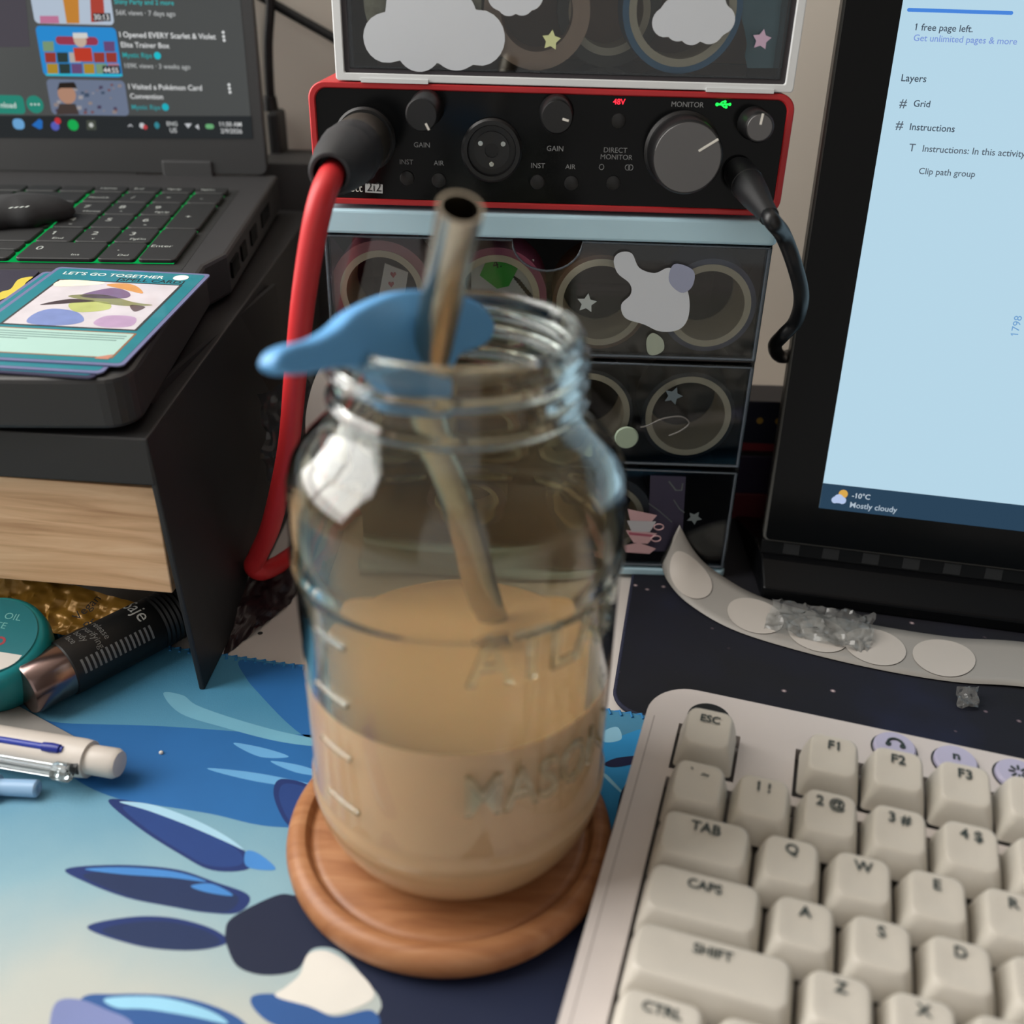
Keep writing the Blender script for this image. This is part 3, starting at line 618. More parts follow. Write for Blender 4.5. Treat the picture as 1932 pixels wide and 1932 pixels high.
# ---------------------------------------------------------------- audio interface
IZ0, IZ1 = 161.2, 203.9
ai = thing('audio_interface', 'red metal audio interface with a glossy black control panel', 'audio interface', (0, 50, 159.6))
sh = MB(); o_ = rrect(-87.5, IZ0, 87.5, IZ1, 6, 8); i_ = rrect(-84.9, IZ0 + 2.2, 84.9, IZ1 - 2.2, 4.2, 8); n = len(o_)
vs_ = [V((x, y, z)) for y in (0, 99) for x, z in o_] + [V((x, y, z)) for y in (0, 96) for x, z in i_]
fs_ = []
for k in range(n):
    l = (k + 1) % n
    fs_ += [(k, n + k, n + l, l), (2 * n + k, 2 * n + l, 3 * n + l, 3 * n + k), (k, l, 2 * n + l, 2 * n + k)]
fs_.append(tuple(n + k for k in range(n - 1, -1, -1)))
sh.add(vs_, fs_).build('shell', M['red'], ai, smooth=35, bevel=(.5, 2))
MB().prism(rrect(-84.8, IZ0 + 2.3, 84.8, IZ1 - 2.3, 4.1, 8), -3, -.7, FRONT).build('front_panel', M['gloss'], ai)
for x in (-70, 62):
    for y in (8, 80): MB().box(x, y, 159.6, x + 8, y + 10, IZ0 + .1).build('rubber_foot', M['black'], ai)
def ip(px, py, h=-.6): return FRONT.px(px, py, h)
def knob(bpx, r, L, ang, top, nm='knob', line=(.45, .95), r0=None):
    a, b_ = ip(*bpx); r0 = r0 or r * 1.1
    k = MB().lathe([(0, 0), (r0, 0), (r0, 1.5), (r * 1.02, 2.2), (r, L - .8), (r - .5, L), (0, L)], 48, (a, .6, b_), (0, -1, 0)).build(nm, M['knob'], ai, smooth=40)
    if top: MB().lathe([(0, 0), (r - .8, 0), (r - .9, .12), (0, .12)], 48, (a, .6 - L, b_), (0, -1, 0)).build('knob_cap', top, k, smooth=40)
    f = Frame((a, .6 - L - .2, b_), (cos(ang), 0, sin(ang)), (-sin(ang), 0, cos(ang)))
    MB().prism([(r * line[0], -.38), (r * line[1], -.38), (r * line[1], .38), (r * line[0], .38)], -.1, .12, f).build('indicator', M['ivory'], k)
spun = mat('spun_metal', '#6b6a6a', .34, metal=.9, vary=0); nt, b = nodes_of(spun); b.inputs['Anisotropic'].default_value = .7
knob((806, 203), 5.6, 20, radians(-62), None, line=(.55, .98)); knob((1050, 212), 5.7, 13, radians(-15), None, line=(.35, .75))
knob((1286, 284), 12.6, 16, radians(33), spun, 'monitor_knob', (.35, .95)); knob((1421, 232), 5.2, 12, radians(84), spun, 'headphone_knob', (.2, .9))
def jack(px, py):
    a, b_ = ip(px, py)
    j = MB().lathe([(11.2, 0), (11.2, 1.8), (10.4, 2.6), (9.0, 2.6), (8.7, 1.8), (8.7, .3), (0, .3)], 48, (a, .6, b_), (0, -1, 0)).build('combo_jack', M['knob'], ai, smooth=40)
    MB().lathe([(2.6, .3), (6.6, .3), (6.6, 1.3), (2.6, 1.3)], 40, (a, .6, b_), (0, -1, 0), closed=True).build('jack_insert', mat('jack_grey', '#242526', .5), j, smooth=40)
    for q in (90, 210, 330):
        x, z = a + 4.8 * cos(radians(q + 60)), b_ + 4.8 * sin(radians(q + 60)); MB().lathe([(0, 1.3), (.9, 1.3), (.9, 1.45), (0, 1.45)], 12, (x, .6, z), (0, -1, 0)).build('contact', M['steel'], j)
    return a, b_
jack(928, 283); JA = ip(690, 262); jack(690, 262)
for px, py in ((768, 336), (828, 340), (1014, 343), (1078, 345), (1157, 345), (1167, 228)):
    a, b_ = ip(px, py); MB().lathe([(0, 0), (2.7, 0), (2.6, .9), (2.2, 1.1), (0, 1.1)], 28, (a, .7, b_), (0, -1, 0))\
        .build('push_button', M['knob'], ai, smooth=40)
def ptext(t, px, py, wpx, m, part=ai, fr=FRONT, h=-.55, bold=0., al='C', name='panel_lettering', size=None):
    a, b_ = fr.px(px, py, h); c = fr.px(px + wpx, py, h); mb = MB(); mb.text(t, fr, a, b_, width=abs(c[0] - a), h=h, align=al, bold=bold, size=size); return mb.build(name, m, part)
for t, x, y, wd in (('GAIN', 796, 278, 30), ('INST', 767, 310, 25), ('AIR', 828, 312, 19), ('GAIN', 1047, 285, 31), ('INST', 1015, 317, 26), ('AIR', 1076, 319, 19), ('MONITOR', 1297, 202, 61), ('DIRECT', 1161, 288, 44), ('MONITOR', 1163, 301, 60)):
    ptext(t, x, y, wd, M['print'])
ptext('48V', 1168, 197, 23, glow('led_red', '#ff2a3a', 2.2), bold=.01)
usb = MB(); um = glow('led_green', '#20ff50', 1.8)
def upt(x, y): return FRONT.w(*FRONT.px(x, y, -.5), -.5)
usb.tube([upt(1352, 197), upt(1377, 197)], .28, 6); usb.tube([upt(1358, 197), upt(1363, 192), upt(1368, 192)], .22, 6); usb.tube([upt(1361, 197), upt(1366, 202), upt(1370, 202)], .22, 6)
for x, y, r in ((1353, 197, .6), (1368, 192, .5), (1370, 202, .5), (1377, 197, .5)): a, b_ = FRONT.px(x, y, -.4); usb.poly(disc(a, b_, r, 12), -.4, FRONT)
usb.build('usb_light', um, ai)
sy = MB()
for x, y in ((1135, 315), (1184, 316), (1190, 316)):
    a, b_ = ip(x, y); sy.tube([FRONT.w(a + .85 * cos(t), b_ + .95 * sin(t), -.5) for t in [2 * pi * i / 20 for i in range(21)]], .13, 6)
sy.build('panel_symbols', M['print'], ai)
bd = MB().poly(fpx([(689, 346), (722, 348), (722, 365), (689, 363)], FRONT, -.5), -.5, FRONT).build('model_badge', mat('badge', '#b9bbbb', .5), ai)
ptext('2i2', 706, 361, 27, M['black'], part=bd, h=-.4); ptext('Scarlett', 684, 362, 66, M['ivory'], al='R', name='panel_lettering')

# ---- red microphone cable with XLR plug
xc = thing('microphone_cable', 'red microphone cable with a scuffed black plug in the interface', 'cable', (JA[0], -70, JA[1] - 175))
X0, Z0 = JA
gun = mat('scuffed_metal', '#55514b', .45, metal=.7, vary=.25, vscale=150)
MB().lathe([(0, -2), (9.3, -2), (9.3, 6), (9.9, 6.5), (9.9, 24), (9.5, 25), (0, 25)], 40, (X0, 0, Z0), (0, -1, 0)).build('plug_shell', gun, xc, smooth=40)
bo = MB().lathe([(9.5, 25), (10.2, 26), (10.4, 32), (10.3, 38), (9.9, 38.6), (9.9, 39.4), (10.0, 40), (9.3, 50), (8.0, 60), (6.9, 68), (6.2, 70), (5.2, 70), (5.0, 62)], 40, (X0, 0, Z0), (0, -1, 0), fn=lambda r, z, a: r + (.22 * sin(a * 14) if 27 < z < 37 else 0)).build('boot', mat('boot_rubber', '#26272a', .6, vary=.15), xc, smooth=40)
cpts = [(X0, -60, Z0), (X0, -70, Z0 - 1.2)] + [tuple(ony(x, y, yy)) for x, y, yy in ((608, 372, -78), (592, 440, -78), (573, 560, -70), (558, 700, -60), (543, 850, -48), (513, 985, -38))] + [tuple(onz(488, 1045, 24)), tuple(onz(478, 1068, 17)), tuple(onz(494, 1078, 13)), tuple(onz(525, 1065, 9)), tuple(onz(570, 1036, 4)), tuple(onz(640, 1000, 2.2))]
MB().tube(cpts, 4.0, 16, steps=8).build('cord', mat('red_rubber', '#c22a2e', .45, vary=.05), xc, smooth=60)
# ---- headphone plug
hc = thing('headphone_cable', 'black cable with a ribbed plug in the headphone socket', 'cable', ony(1408, 345, -10))
A0 = ony(1392, 322, 0); A1 = ony(1440, 392, -26); dv = (A1 - A0).normalized()
MB().lathe([(0, -3), (4.4, -2), (5.6, 1), (5.9, 6), (5.8, 12), (5.2, 19), (4.3, 27), (3.4, 34), (0, 35)], 28, A0, dv, fn=lambda r, z, a: r - (.35 if 12 < z < 30 and int(z * 1) % 3 == 0 else 0)).build('plug_boot', M['black'], hc, smooth=40)
for i in range(5): MB().lathe([(5.7 - .42 * i, 0), (6.0 - .42 * i, .5), (5.7 - .42 * i, 1)], 24, A0 + dv * (10 + 3.4 * i), dv).build('rib', M['black'], hc, smooth=60)
MB().tube([A0 + dv * 30, A0 + dv * 38] + [tuple(ony(x, y, yy)) for x, y, yy in ((1478, 445, -24), (1499, 500, -20), (1512, 560, -12), (1501, 606, 2), (1478, 632, 6), (1462, 651, 16), (1468, 669, 28), (1486, 672, 40), (1530, 650, 52))], 2.9, 14, steps=7).build('cord', mat('black_rubber', '#111214', .38, vary=.05), hc, smooth=60)

# ---------------------------------------------------------------- upper drawer unit on the interface
UX0, UX1, UZ0, UZ1 = -77., 86., 204.3, 262.
uu = thing('drawer_unit', 'white framed clear drawer unit standing on the audio interface', 'drawers', (4, 50, 203.9))
fr_ = MB(); UT = 362.; oo = rrect(UX0, UZ0, UX1, UT, 1, 2); ii = rrect(UX0 + 3.2, UZ0 + 2.6, UX1 - 3.2, UT - 3, .6, 2); n = len(oo)
fr_.add([V((x, y, z)) for y in (0, 105) for x, z in oo] + [V((x, y, z)) for y in (0, 105) for x, z in ii], [f for k in range(n) for l in [(k + 1) % n] for f in ((k, n + k, n + l, l), (2 * n + k, 2 * n + l, 3 * n + l, 3 * n + k), (k, l, 2 * n + l, 2 * n + k), (n + k, 3 * n + k, 3 * n + l, n + l))]); fr_.build('frame', M['white'], uu, bevel=(.4, 2))
for x in (-68, 55): MB().box(x, -.6, 203.9, x + 24, 4, UZ0 + 1).build('foot_tab', M['white'], uu)
for z in (UZ1 - 3, 310): MB().box(UX0 + 3.2, .5, z, UX1 - 3.2, 103, z + 2.6).build('shelf', M['white'], uu)
for z in (UZ1 + .8, 313.6): MB().box(UX0 + 5.2, .4, z, UX1 - 5.2, 2.0, z + 45).build('drawer', M['clear'], uu)  # unseen upper drawers, added so the taller unit shades the right wall
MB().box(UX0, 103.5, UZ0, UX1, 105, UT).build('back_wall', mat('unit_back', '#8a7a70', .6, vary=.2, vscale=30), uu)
MB().box(UX0 + 7, 54, UZ0 + 5, UX1 - 7, 55, UZ1 - 6).build('added_card', mat('added_card_kraft', '#a98870', .7, vary=.25, vscale=25), uu)  # brown card added behind the rolls to brighten the dark interior
ud = MB().box(UX0 + 5.2, .4, UZ0 + 4.2, UX1 - 5.2, 2.0, UZ1 - 4).build('drawer', M['clear'], uu)
e = MB()
for x in (UX0 + 5, UX1 - 6.4): e.box(x, 2, UZ0 + 4.0, x + 1.4, 100, UZ1 - 4)
e.box(UX0 + 6.4, 2, UZ0 + 3.4, UX1 - 6.4, 100, UZ0 + 4.8); e.build('drawer_side', clear('clear_tray', '#dfe3e6', haze=.12, hcol='#a8a6b0'), ud)
gp = MB(); gm_ = mat('drawer_gap', '#3c383c', .6)
gp.box(UX0 + 3.2, 1, UZ0 + 2.6, UX0 + 5.0, 6, UZ1 - 3); gp.box(UX1 - 5.0, 1, UZ0 + 2.6, UX1 - 3.2, 6, UZ1 - 3); gp.box(UX0 + 5, 1, UZ0 + 2.6, UX1 - 5, 6, UZ0 + 4.0); gp.build('drawer_gap', gm_, uu)
roll(-46, 229.6, 20.6, 15.4, 'speckled cream tape roll behind the large cloud sticker', spk, group='tape rolls in the clear drawers', core=spk)
roll(-6.0, 227.6, 18.6, 15.2, 'peach tape roll behind the yellow star sticker', peach, core=peach)
roll(44.6, 229.9, 20.8, 18.6, 'blue tape roll with cream core behind the small cloud sticker', blue2)
k = roll(20.5, 228.0, 19.0, 15.0, 'olive tape roll set back between the peach and blue rolls', mat('tape_olive', '#4a4438', .5), y0=24)
for nm, px0, lab, cm in (('folded_packet', ((1395, -60), (1500, -60), (1484, 128), (1410, 128)), 'teal folded packet at the right end of the white drawer unit', '#4f7f8a'),):
    q = [ony(x, y, 10) for x, y in px0]
    tag(crumple(q[3], q[2], q[1], q[0], 6, 8, 3.5, 3, .09).build(nm, mat('teal_film', cm, .3, vary=.25, vscale=40), smooth=30), lab, 'packet')
def cl(part, m, cs, h=.25): MB().poly(ccw(cloud(cs)), h, UF).build('sticker', m, part)
UF = Frame((0, .4, 0), (1, 0, 0), (0, 0, 1))
def uc(lst):
    out = []
    for x, y, r in lst: a, b_ = UF.px(x, y, .2); out.append((a, b_, r / 5.3))
    return out
cl(ud, stick, uc([(728, 72, 42), (790, 88, 43), (860, 80, 48), (905, 72, 47), (800, 20, 70), (840, 40, 60), (775, 45, 50)]))
cl(ud, stick, uc([(1256, 42, 25), (1280, 52, 23), (1306, 58, 24), (1340, 54, 26), (1362, 38, 24), (1345, 15, 25), (1305, 15, 32), (1270, 22, 22)]), .25)
cl(ud, stick, uc([(960, 5, 22), (985, 4, 22), (1000, -8, 24), (945, -8, 24)]), .25)
for (px, py), hx in (((1040, 76), '#c9cf9a'), ((1437, 75), '#c4a9bf')):
    a, b_ = UF.px(px, py, .25); decal(UF, 'sticker', mat('star_sticker', hx, .5), ud, star(a, b_, 3.4, .1, .55))

# ---------------------------------------------------------------- laptop
LR, LT = radians(3.8), math.atan(.068)
LX = V((cos(LR), sin(LR), 0)); LYh = V((-sin(LR), cos(LR), 0)); LY = cos(LT) * LYh + sin(LT) * V((0, 0, 1))
LF = Frame((-132.5, -89.5, 123.4), LX, LY)
lt = thing('laptop', 'dark grey laptop with green lit keys open on the black stand', 'laptop', LF.mat())
LWD, LDP, LTH = 360., 256., 18.
base_o = [(-LWD, 0), (-10, 0)] + corner(-10, 10, 10, -90, 0, 6)[1:] + [(0, 110), (6, 125), (7, LDP), (-LWD, LDP)]
MB().prism(base_o, -LTH, 0).build('base', M['laptop'], lt, world=False, bevel=(1.6, 2))
MB().box(-250, 103, -.2, -7.5, 224, .1).build('key_well', mat('key_well', '#1b1c1c', .6, vary=.2), lt, world=False)
MB().box(-247, 110.5, .1, -12.6, 219, .25).build('backlight', glow('key_backlight', '#12d86a', .5), lt, world=False)
for x in (-330, -30):
    for y in (12, 238): MB().box(x, y, -LTH - 2.1, x + 20, y + 8, -LTH).build('rubber_foot', M['black'], lt, world=False)
for y0, y1 in ((128, 142), (150, 160), (172, 186), (200, 222)): MB().box(6.0, y0, -12, 7.2, y1, -5).build('port', M['gloss'], lt, world=False)
PX, PY = 16.4, 20.3
def lkey(x0, x1, y0, y1, legs=()):
    k = MB().prism(rrect(x0 + .6, y0 + .7, x1 - .6, y1 - .7, 1.8, 3), .6, 2.3).build('key', M['lkey'], lt, world=False, bevel=(.35, 1))
    if legs:
        fr = Frame((0, 0, 2.35), (1, 0, 0), (0, 1, 0)); mb = MB()
        for t, dx, dy, sz in legs: mb.text(t, fr, x0 + dx, y0 + dy, size=sz, h=.06)
        mb.build('key_print', M['lprint'], k, world=False)
NX = [-76.5 + PX * i for i in range(5)]; NYR = [109.0, 131.2, 151.4, 171.6, 191.8]
num = lambda t, u: [(t, 5, 9.5, 6.2), (u, 7, 3.2, 3.2)]
lkey(NX[0], NX[2], NYR[0], NYR[1], [('0', 5, 11, 6.2), ('Ins', 22, 4, 3.2)]); lkey(NX[2], NX[3], NYR[0], NYR[1], [('.', 6, 11, 6), ('Del', 8, 4, 3.2)]); lkey(NX[3], NX[4], NYR[0], NYR[2], [('Enter', 2, 16, 4.2)])
for i, (t, u) in enumerate((('1', 'End'), ('2', 'v'), ('3', 'PgDn'))): lkey(NX[i], NX[i + 1], NYR[1], NYR[2], num(t, u))
for i, (t, u) in enumerate((('4', '<'), ('5', ''), ('6', '>'))): lkey(NX[i], NX[i + 1], NYR[2], NYR[3], num(t, u)[:2 if u else 1])
for i, (t, u) in enumerate((('7', 'Home'), ('8', '^'), ('9', 'PgUp'))): lkey(NX[i], NX[i + 1], NYR[3], NYR[4], num(t, u))
lkey(NX[3], NX[4], NYR[2], NYR[4], [('+', 6, 16, 5.5)])
for i, t in enumerate(('NumLk', '/', '*', '-')): lkey(NX[i], NX[i + 1], NYR[4], 208.6, [(t, 2.5 if i == 0 else 6, 6, 3.2 if i == 0 else 5)])
for i, t in enumerate(('Home', 'End', 'PgUp', 'PgDn')): lkey(NX[i], NX[i + 1], 209.2, 220.4, [(t, 3, 5, 3.2)])
for x0, x1, y, y1, lg in ((-112, -77.5, 191.8, 208.6, [('Backspace', 6, 6, 4)]), (-106, -77.5, 171.6, 191.8, [('\\', 6, 9, 5)]), (-120, -77.5, 151.4, 171.6, []), (-128, -77.5, 131.2, 151.4, [('Shift', 26, 7, 4.6)]), (-128, -96, 109, 131.2, []), (-95.2, -78, 109, 120, [])): lkey(x0, x1, y, y1, lg)
lkey(-95.2, -78, 120, 131.2)
for r_, y, y1 in ((0, 191.8, 208.6), (1, 171.6, 191.8), (2, 151.4, 171.6), (3, 131.2, 151.4), (4, 109, 131.2)):
    x = (-112, -106, -120, -128, -128)[r_]
    for i in range(7): lkey(x - 18.6 * (i + 1), x - 18.6 * i, y, y1)
for i in range(9): lkey(-93.2 - 16.4 * i, -76.8 - 16.4 * i, 209.2, 220.4)
# lid and display
G = radians(2.5); LU = cos(G) * V((0, 0, 1)) + sin(G) * LYh
DF = Frame(LF.w(0, 252, 0), LX, LU)
lid_r = DF.px(503, 310)[0]
lid = MB().prism(rrect(-LWD + 4, .6, lid_r, 240, 4), -6, 0, DF).build('lid', mat('lid_bezel', '#2b2c2d', .4, vary=.03), lt, bevel=(.6, 2))
hx0 = DF.px(308, 322)[0]; hx1 = DF.px(402, 322)[0]
MB().prism([(hx0, -1), (hx1, -1), (hx1, 7.5), (hx0, 7.5)], -5, 1.4, DF).build('hinge', M['dark'], lt, bevel=(.8, 2))
MB().prism([(-LWD + 30, -1.5), (hx0 - 14, -1.5), (hx0 - 14, 5), (-LWD + 30, 5)], -4, -.5, DF).build('hinge_bar', mat('hinge_bar', '#3a3a3a', .35), lt, bevel=(.8, 2))
sx1, sy0 = DF.px(477, 262)
disp = MB().poly([(-LWD + 12, sy0), (sx1, sy0), (sx1, 232), (-LWD + 12, 232)], .15, DF).build('display', mat('display_haze', '#0d0e0f', .3, vary=0, emit='#3d4040', es=.9), lt)  # grey emission stands in for the haze reflected on the near-black display
_g = {}
def G_(h, st=.8):
    if (h, st) not in _g: _g[(h, st)] = glow('screen_' + h[1:], h, st)
    return _g[(h, st)]
def dtext(t, x0, y0, x1, col, fr=DF, part=disp, h=.4, bold=.012, st=.8, name='screen_text', y1=None):
    a, b_ = fr.px(x0, y0, h); c, d_ = fr.px(x1, y1 if y1 is not None else y0, h); mb = MB(); mb.text(t, fr, a, b_, width=c - a, h=h, bold=bold); return mb.build(name, G_(col, st), part)
def dpoly(pts, col, h=.3, fr=DF, part=disp, st=.8, name='screen_image', rnd=0):
    P = [fr.px(x, y, h) for x, y in pts]
    if rnd == 1:
        xs = [p[0] for p in P]; ys = [p[1] for p in P]; P = rrect(min(xs), min(ys), max(xs), max(ys), min(2.2, (max(ys) - min(ys)) * .49))
    return MB().poly(ccw(P), h, fr).build(name, G_(col, st), part)
def ddisc(x, y, r, col, h=.4, fr=DF, part=disp, st=.8, name='screen_icon'):
    a, b_ = fr.px(x, y, h); r = abs(fr.px(x + r, y, h)[0] - a); return MB().poly(disc(a, b_, r, 24), h, fr).build(name, G_(col, st), part)
dpoly([(0, -40), (45, -40), (56, 88), (-60, 90)], '#56525a', st=.7)
dpoly([(57, -30), (205, -30), (215, 45), (66, 44)], '#b9c7d8', rnd=1)
dpoly([(75, 30), (110, 30), (112, 44), (76, 44)], '#c27a9b', .35); dpoly([(118, -5), (148, -5), (150, 44), (126, 44)], '#c8873a', .35); dpoly([(170, -5), (195, -5), (198, 40), (172, 42)], '#b0483c', .36); dpoly([(175, 25), (208, 25), (209, 40), (177, 40)], '#303236', .42)
dpoly([(67, 54), (218, 52), (231, 144), (86, 143)], '#2f8fd6', rnd=1)
random.seed(4)
for r_ in range(3):
    for i in range(6):
        x = 80 + 23 * i + 4 * r_; y = 78 + 21 * r_
        if r_ == 0 and 1 <= i <= 4: continue
        dpoly([(x, y), (x + 21, y), (x + 22, y + 19), (x + 2, y + 19)], random.choice(('#c9a23a', '#b0483c', '#6d86b0', '#8fb08a', '#7a5a8a', '#c98a9a', '#3a4a48', '#d0c8c0')), .35, st=.6)
dpoly([(104, 70), (184, 70), (186, 84), (108, 84)], '#9c3d52', .37, rnd=1); ddisc(151, 76, 12, '#c9b2a0', .38); dpoly([(137, 62), (164, 62), (166, 72), (138, 72)], '#d8d8d4', .39); dpoly([(138, 90), (172, 90), (176, 116), (142, 116)], '#c2402e', .38)
dpoly([(86, 139), (231, 140), (231, 144), (87, 143)], '#35c2d8', .42); dpoly([(193, 124), (226, 124), (228, 139), (195, 139)], '#303236', .42)
dpoly([(87, 152), (234, 152), (244, 217), (100, 216)], '#707b92', .3, rnd=1)
for i in range(40):
    x = 96 + random.random() * 134; y = 158 + random.random() * 52; q = 3 + random.random() * 6
    dpoly([(x, y), (x + q, y), (x + q, y + q * .8), (x, y + q * .8)], random.choice(('#8f8a98', '#4f6078', '#a89a98', '#5a4f6a', '#b8b4b8', '#8a5a5a')), .33, st=.6)
ddisc(126, 178, 17, '#b48a74', .37); dpoly([(108, 170), (112, 156), (140, 155), (146, 168), (140, 166), (115, 166)], '#2d2622', .4); dpoly([(112, 196), (142, 196), (150, 216), (106, 216)], '#4a3f3c', .36)
for t, x0, y0, x1, c in (('Shiny Party and 2 more', 216, 7, 328, '#3fb6b8'), ('56K views · 7 days ago', 219, 28, 331, '#b9bcbc'), ('I Opened EVERY Scarlet & Violet', 226, 70, 407, '#e6e8e8'), ('Elite Trainer Box', 229, 89, 320, '#e0e2e2'), ('Mystic Rips', 232, 108, 287, '#35a8aa'), ('109K views · 3 weeks ago', 236, 128, 359, '#b4b7b7'), ('I Visited a Pokémon Card', 243, 168, 381, '#e0e2e2'), ('Convention', 246, 186, 308, '#dcdede'), ('Mystic Rips', 249, 206, 303, '#3a9aa0'), ('30:13', 178, 37, 206, '#e0e0e0'), ('44:55', 196, 137, 224, '#e0e0e0'), ('ENG', 315, 237, 335, '#c9cccc'), ('US', 321, 250, 334, '#c9cccc'), ('11:50 AM', 415, 238, 456, '#d6d8d8'), ('2/9/2026', 417, 251, 457, '#d0d2d2')):
    dtext(t, x0, y0, x1, c, h=.5)
dpoly([(-20, 180), (43, 180), (44, 214), (-20, 214)], '#2d8a78', .3, rnd=1); dtext('nload', 2, 203, 31, '#d8e6e2', h=.5); ddisc(66, 197, 16, '#2d8a78', .35)
for i in range(3): ddisc(59 + 7 * i, 197, 1.9, '#d8e6e2', .5)
for x, y in ((421, 61), (422, 69), (423, 76), (432, 160), (433, 167), (434, 174)): ddisc(x, y, 2.6, '#e8eaea', .5)
ddisc(297, 105, 6.5, '#25c4d4', .5); ddisc(312, 202, 6.5, '#25b4c4', .5)
dpoly([(-40, 218), (474, 219), (477, 262), (-40, 260)], '#2b2e30', .28, st=.85)
dpoly([(24, 224), (44, 224), (45, 244), (26, 244)], '#6fa8d8', .4, rnd=1); dpoly([(60, 236), (74, 224), (80, 228), (80, 242), (74, 244)], '#2a6fc0', .4)
ddisc(104, 238, 8, '#5a62b8', .4); ddisc(109, 228, 6, '#c43a40', .45); ddisc(138, 236, 10, '#1fae55', .4); dpoly([(163, 227), (180, 227), (182, 245), (164, 245)], '#4c5148', .4); ddisc(172, 236, 4, '#c9ccc8', .45)
ddisc(268, 237, 5, '#c9ccd0', .4); ddisc(274, 240, 4, '#c4444a', .42); dpoly([(292, 230), (300, 230), (300, 243), (292, 243)], '#3a8a98', .4, rnd=1)
dpoly([(348, 233), (362, 233), (355, 242)], '#c9ccd0', .4); dpoly([(368, 239), (374, 234), (376, 245)], '#c9ccd0', .4); dpoly([(387, 234), (403, 234), (404, 243), (388, 243)], '#6fb07a', .4, rnd=1)
mbx = MB(); 
for a_, b2 in (((242, 239), (246, 235)), ((246, 235), (250, 239))): mbx.tube([DF.w(*DF.px(*a_, .4), .4), DF.w(*DF.px(*b2, .4), .4)], .25, 5)
mbx.build('screen_icon', G_('#c9ccd0'), disp)

# ---- trading cards on the palm rest
teal = mat('card_teal', '#1c7480', .35, vary=.12, vscale=120, coat=.4); tealL = mat('card_text_box', '#9fc0b8', .4, vary=.04, coat=.3); artm = mat('card_art', '#c4bfc4', .35, vary=.2, vscale=90, coat=.4)
sleeve = mat('card_sleeve', '#6b6f94', .3, coat=.5); titm = mat('card_title', '#d6dcd8', .4, vary=0)
c_br = onpl(232, 690, LF.w(0, 0, 2.2), LF.n); c_tr = onpl(398, 517, LF.w(0, 0, 2.2), LF.n)
cy = (c_tr - c_br).normalized(); cx = cy.cross(LF.n).normalized(); CW, CH = 62., (c_tr - c_br).length
CF = Frame(c_br - cx * CW, cx, cy)
def card(label, fr, h0, full=False, edge=None):
    t = thing('trading_card', label, 'card', Frame(fr.w(0, 0, h0), fr.x, fr.y).mat(), 'sleeved trading cards on the laptop')
    MB().prism(rrect(0, 0, CW, CH, 2), 0, .55).build('sleeve', edge or sleeve, t, world=False)
    MB().prism(rrect(1.6, 1.6, CW - 1.6, CH - 1.6, 1.6), .5, .62).build('card_face', teal, t, world=False)
    if full:
        f = Frame((0, 0, .62), (1, 0, 0), (0, 1, 0))
        mb = MB(); mb.text("LET'S GO TOGETHER", f, 5.5, 79.5, width=40, h=.05, bold=.01); mb.build('title', titm, t, world=False)
        mb = MB(); mb.text("[SPELL CARD]", f, 55, 75.2, width=26, h=.05, align='R', bold=.005); mb.build('subtitle', M['black'], t, world=False)
        MB().poly(disc(52, 81.6, 3, 20), .06, f).build('emblem', titm, t, world=False)
        MB().poly(rrect(6.6, 28, CW - 6.6, 74, .3), .03, f).build('art_border', M['dark'], t, world=False)
        MB().poly(rrect(7.6, 29, CW - 7.6, 73, .3), .06, f).build('artwork', artm, t, world=False)
        for hx, pl_ in (('#7d7f5a', [(18, 57), (30, 60), (44, 54), (52, 52), (42, 50), (28, 53)]), ('#6d5a7a', [(22, 58), (30, 67), (38, 64), (40, 58), (30, 56)]), ('#3c2f33', [(12, 47), (20, 54), (30, 53), (22, 50)]), ('#c08848', [(27, 70), (33, 72.6), (39, 70), (44, 63), (36, 66)]), ('#a8b06a', [(22, 50), (34, 53), (38, 46), (28, 42)]), ('#6f7fb0', [(18, 44), (28, 42), (34, 34), (28, 29.4), (16, 30), (14, 38)]), ('#a98fae', [(40, 40), (50, 40), (52, 32), (44, 29.6), (38, 33)]), ('#5a4a4c', [(44, 51), (50, 50), (48, 45)]), ('#e4dcc6', [(9, 66), (24, 70), (24, 73), (9, 73)])):
            MB().poly(smooth_loop(pl_, 5), .09, f).build('artwork', mat('art_' + hx[1:], hx, .4, vary=.2, vscale=150, coat=.3), t, world=False)
        MB().poly(rrect(5.6, 5, CW - 5.6, 26, .4), .03, f).build('text_border', mat('card_bronze', '#8a5a38', .4), t, world=False)
        MB().poly(rrect(6.3, 5.7, CW - 6.3, 25.3, .4), .06, f).build('text_box', tealL, t, world=False)
        mb = MB()
        for i in range(4): mb.box(8, 22.6 - 1.9 * i, .68, (54, 54, 52, 22)[i], 23.2 - 1.9 * i, .7)
        mb.build('fine_print', mat('fine_print', '#55706c', .6), t, world=False)
        MB().poly([(51, 4.0), (55.5, 4.0), (55.5, 8), (51, 5.4)], .1, f).build('foil_stamp', mat('foil', '#b07a66', .35), t, world=False)
def shifted(dx, dy, rot):
    q = radians(rot); return Frame(CF.w(dx, dy, 0), CF.x * cos(q) + CF.y * sin(q), CF.y * cos(q) - CF.x * sin(q))
card("teal trading card titled Let's Go Together on top of the pile", CF, -.6, True)
card('teal sleeved trading card peeking out just below the top card', shifted(-5, -4.2, -.6), -1.25)
card('lowest dark sleeved trading card of the pile on the palm rest', shifted(-7, -6.0, -1.2), -1.9, edge=mat('sleeve_dark', '#33324a', .3))
yc = thing('card_packet', 'dark packet with a yellow swirl lying left of the card pile', 'packet', Frame(LF.w(-92, 55, 0), LX, LY).mat())
